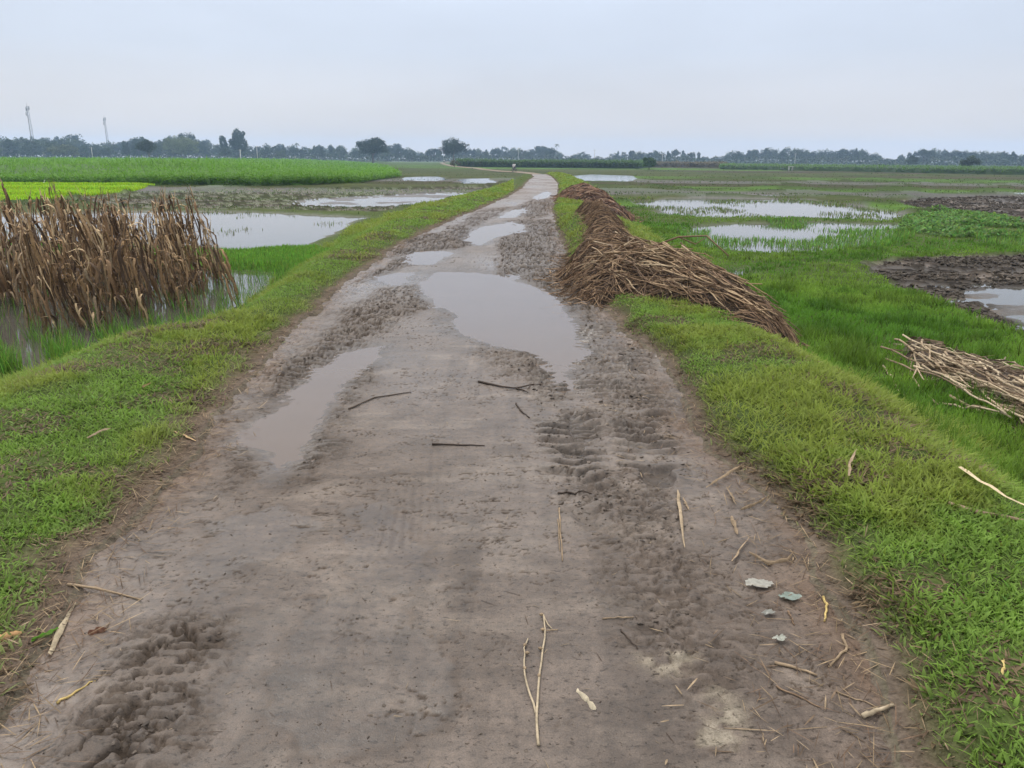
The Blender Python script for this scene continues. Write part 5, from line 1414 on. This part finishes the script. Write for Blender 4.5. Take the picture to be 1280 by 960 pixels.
def motorcycle(label, loc, rz):
    t = thing('motorcycle', label, 'motorcycle', loc, rz)
    for yw in (-0.62, 0.66):
        wh = MB(); th = np.linspace(0, 2 * math.pi, 25)
        wh.tube(np.stack([0 * th, yw + 0.27 * np.cos(th), 0.30 + 0.27 * np.sin(th)], -1), 0.045, 8, (0.02, 0.02, 0.02), False)
        for q in range(8):
            a = q * math.pi / 4; wh.tube([[0, yw, 0.30], [0, yw + 0.25 * math.cos(a), 0.30 + 0.25 * math.sin(a)]], 0.008, 4, (0.4, 0.4, 0.4))
        wh.tube([[-0.06, yw, 0.30], [0.06, yw, 0.30]], 0.05, 8, (0.3, 0.3, 0.3))
        obj('wheel', wh.mesh('wheel', M_SOLID), t)
    fr = MB()
    fr.tube([[0, 0.42, 0.85], [0, 0.25, 0.45], [0, -0.2, 0.38], [0, -0.62, 0.30]], 0.04, 6, (0.05, 0.05, 0.055))
    for sx in (-.07, .07): fr.tube([[sx, 0.66, 0.30], [sx, 0.42, 0.90]], 0.025, 6, (0.35, 0.35, 0.36)); fr.tube([[sx, -0.62, 0.30], [sx, -0.4, 0.68]], 0.022, 6, (0.3, 0.3, 0.3))
    obj('frame', fr.mesh('frame', M_SOLID), t)
    b = MB(); b.tube([[0, 0.05, 0.36], [0, 0.05, 0.55]], [0.14, 0.12], 8, (0.12, 0.12, 0.12)); obj('engine', b.mesh('engine', M_SOLID), t)
    b = MB(); b.tube([[0, 0.38, 0.80], [0, 0.22, 0.84], [0, 0.0, 0.78]], [0.08, 0.15, 0.09], 10, (0.12, 0.015, 0.015)); obj('fuel_tank', b.mesh('tank', M_SOLID), t)
    b = MB(); b.tube([[0, 0.02, 0.76], [0, -0.3, 0.76], [0, -0.62, 0.82]], [0.09, 0.12, 0.08], 8, (0.02, 0.02, 0.02)); obj('seat', b.mesh('seat', M_SOLID), t)
    b = MB(); b.tube([[-0.34, 0.36, 1.06], [-0.1, 0.44, 1.0], [0.1, 0.44, 1.0], [0.34, 0.36, 1.06]], 0.02, 6, (0.2, 0.2, 0.2)); obj('handlebar', b.mesh('handlebar', M_SOLID), t)
    b = MB(); sphere(b, (0, 0.52, 0.90), 0.11, (0.6, 0.6, 0.58)); obj('headlight', b.mesh('headlight', M_SOLID), t)
    return t
p = gp(643, 214.5, 0.25); rz_m = math.radians(150)
motorcycle('motorcycle on the far track where it bends', tuple(p), rz_m)
person('rider in white shirt and dark trousers astride the motorcycle', tuple(p), rz_m, True)
p = gp(555, 203.9, 0.3)
person('distant person in white shirt standing on the far track below the drooping tree', tuple(p), 2.5, False)
# white egret in the seedlings
p = gp(55, 234.0, 0.0); t = thing('egret', 'small white egret standing on the lime green seedling bed', 'bird', (p[0], p[1], p[2] + 0.05), 0.6); t.scale = (.55, .55, .55)
mb = MB(); mb.tube([[-0.22, 0, .36], [-0.1, 0, .40], [0.05, 0, .46], [.14, 0, .52], [.12, 0, .64], [.17, 0, .76], [.21, 0, .80], [.26, 0, .80]], [.012, .06, .08, .045, .022, .02, .03, .012], 8, (0.8, 0.8, 0.78)); obj('body', mb.mesh('egret_body', M_SOLID), t)
mb = MB(); mb.tube([[.25, 0, .80], [.36, 0, .785]], [.012, .002], 6, (0.6, 0.4, 0.05)); obj('beak', mb.mesh('beak', M_SOLID), t)
for q in (-.03, .03):
    mb = MB(); mb.tube([[0, q, .42], [-0.02, q, .2], [0.0, q, -0.05]], .010, 5, (0.03, 0.03, 0.03)); obj('leg', mb.mesh('egret_leg', M_SOLID), t)
# pale pump shelter on the right
p = gp(988, 214.2, 0.0); t = thing('pump_shelter', 'tiny pale open shelter at the edge of the crop strip on the right', 'shelter', tuple(p), 0.1)
for q in (-.45, .45):
    mb = MB(); mb.box((q, 0, 0.5), (.16, .5, 1.1), (0.32, 0.32, 0.30)); obj('post', mb.mesh('post', M_SOLID), t)
mb = MB(); mb.box((0, 0, 1.12), (1.2, .7, .12), (0.4, 0.4, 0.38)); obj('roof', mb.mesh('roof', M_SOLID), t)

# ------------------------------------------------------------------ haze
HAZE = 0.00042
me = bpy.data.meshes.new('haze'); mb = MB(); mb.box((0, 0, 23), (4400, 4400, 50)); me = mb.mesh('haze', M_SOLID); me.materials.clear()
m, nt, N, Lk = new_mat('haze air'); out = N.new('ShaderNodeOutputMaterial'); pv = N.new('ShaderNodeVolumePrincipled')
pv.inputs['Color'].default_value = (0.50, 0.70, 1.0, 1); pv.inputs['Density'].default_value = HAZE; pv.inputs['Density Attribute'].default_value = ''
Lk.new(pv.outputs[0], out.inputs['Volume']); me.materials.append(m)
tag(obj('haze', me), 'pale bluish haze in the air over the fields', 'haze', kind='stuff')

# ------------------------------------------------------------------ sky, sun
SUN_EL, SUN_AZ = math.radians(56), math.radians(-35)     # azimuth clockwise from +Y
w = bpy.data.worlds.new('World'); scene.world = w; w.use_nodes = True
nt = w.node_tree; N = nt.nodes; Lk = nt.links; N.clear()
out = N.new('ShaderNodeOutputWorld'); bg = N.new('ShaderNodeBackground'); bg.inputs['Strength'].default_value = 0.1
sky = N.new('ShaderNodeTexSky'); sky.sky_type = 'NISHITA'; sky.sun_disc = False
sky.sun_elevation = SUN_EL; sky.sun_rotation = SUN_AZ; sky.dust_density = 4.0; sky.air_density = 1.0; sky.ozone_density = 1.0
tc = N.new('ShaderNodeTexCoord'); sp = N.new('ShaderNodeSeparateXYZ'); Lk.new(tc.outputs['Generated'], sp.inputs[0])
ramp = N.new('ShaderNodeValToRGB'); Lk.new(sp.outputs['Z'], ramp.inputs[0])
el = ramp.color_ramp.elements
el[0].position = 0.0; el[0].color = (0.800, 0.710, 0.660, 1)
el[1].position = 1.0; el[1].color = (2.10, 2.05, 1.98, 1)
for pos, c in ((0.05, (0.665, 0.645, 0.655)), (0.12, (0.585, 0.635, 0.730)), (0.20, (0.600, 0.670, 0.795)), (0.45, (1.06, 1.08, 1.12))):
    e = el.new(pos); e.color = (*c, 1)
cl = N.new('ShaderNodeTexNoise'); cl.inputs['Scale'].default_value = 2.4; cl.inputs['Detail'].default_value = 4
mp = N.new('ShaderNodeMapping'); mp.inputs['Scale'].default_value = (1, 1, 3.5); Lk.new(tc.outputs['Generated'], mp.inputs[0]); Lk.new(mp.outputs[0], cl.inputs['Vector'])
cm = maprange(N, Lk, cl.outputs[0], 0.3, 0.7, 0.93, 1.06)
over = mul_col(N, Lk, ramp.outputs[0], cm)
sc = N.new('ShaderNodeVectorMath'); sc.operation = 'SCALE'; sc.inputs['Scale'].default_value = 10.5; Lk.new(over, sc.inputs[0])
mx = N.new('ShaderNodeMix'); mx.data_type = 'RGBA'; mx.inputs[0].default_value = 0.92
Lk.new(sky.outputs[0], mx.inputs[6]); Lk.new(sc.outputs[0], mx.inputs[7])
Lk.new(mx.outputs[2], bg.inputs['Color']); Lk.new(bg.outputs[0], out.inputs[0])

sun = bpy.data.lights.new('sun', 'SUN'); sun.energy = 1.5; sun.angle = math.radians(16); sun.color = (1.0, 0.96, 0.90)
so = link(bpy.data.objects.new('sun', sun))
d = Vector((math.sin(SUN_AZ) * math.cos(SUN_EL), math.cos(SUN_AZ) * math.cos(SUN_EL), math.sin(SUN_EL)))
so.rotation_euler = d.to_track_quat('Z', 'Y').to_euler(); so.location = (0, 0, 40)

# ------------------------------------------------------------------ camera
cam = bpy.data.cameras.new('camera'); co = link(bpy.data.objects.new('camera', cam))
cam.sensor_width = 36; cam.lens = 36 * F / IW; cam.clip_start = 0.05; cam.clip_end = 9000
Mx = Matrix.Identity(4)
for i in range(3):
    Mx[i][0] = _r[i]; Mx[i][1] = _u[i]; Mx[i][2] = -_f[i]
Mx[2][3] = CH
co.matrix_world = Mx
scene.camera = co

scene.view_settings.view_transform = 'Standard'; scene.view_settings.look = 'None'
scene.view_settings.exposure = 0.25; scene.view_settings.gamma = 1.0; scene.view_settings.use_curve_mapping = False
scene.render.engine = 'CYCLES'
cy = scene.cycles
cy.use_denoising = True; cy.max_bounces = 6; cy.diffuse_bounces = 3; cy.glossy_bounces = 3; cy.transmission_bounces = 3; cy.volume_bounces = 1; cy.transparent_max_bounces = 4
cy.use_adaptive_sampling = True; cy.adaptive_threshold = 0.02
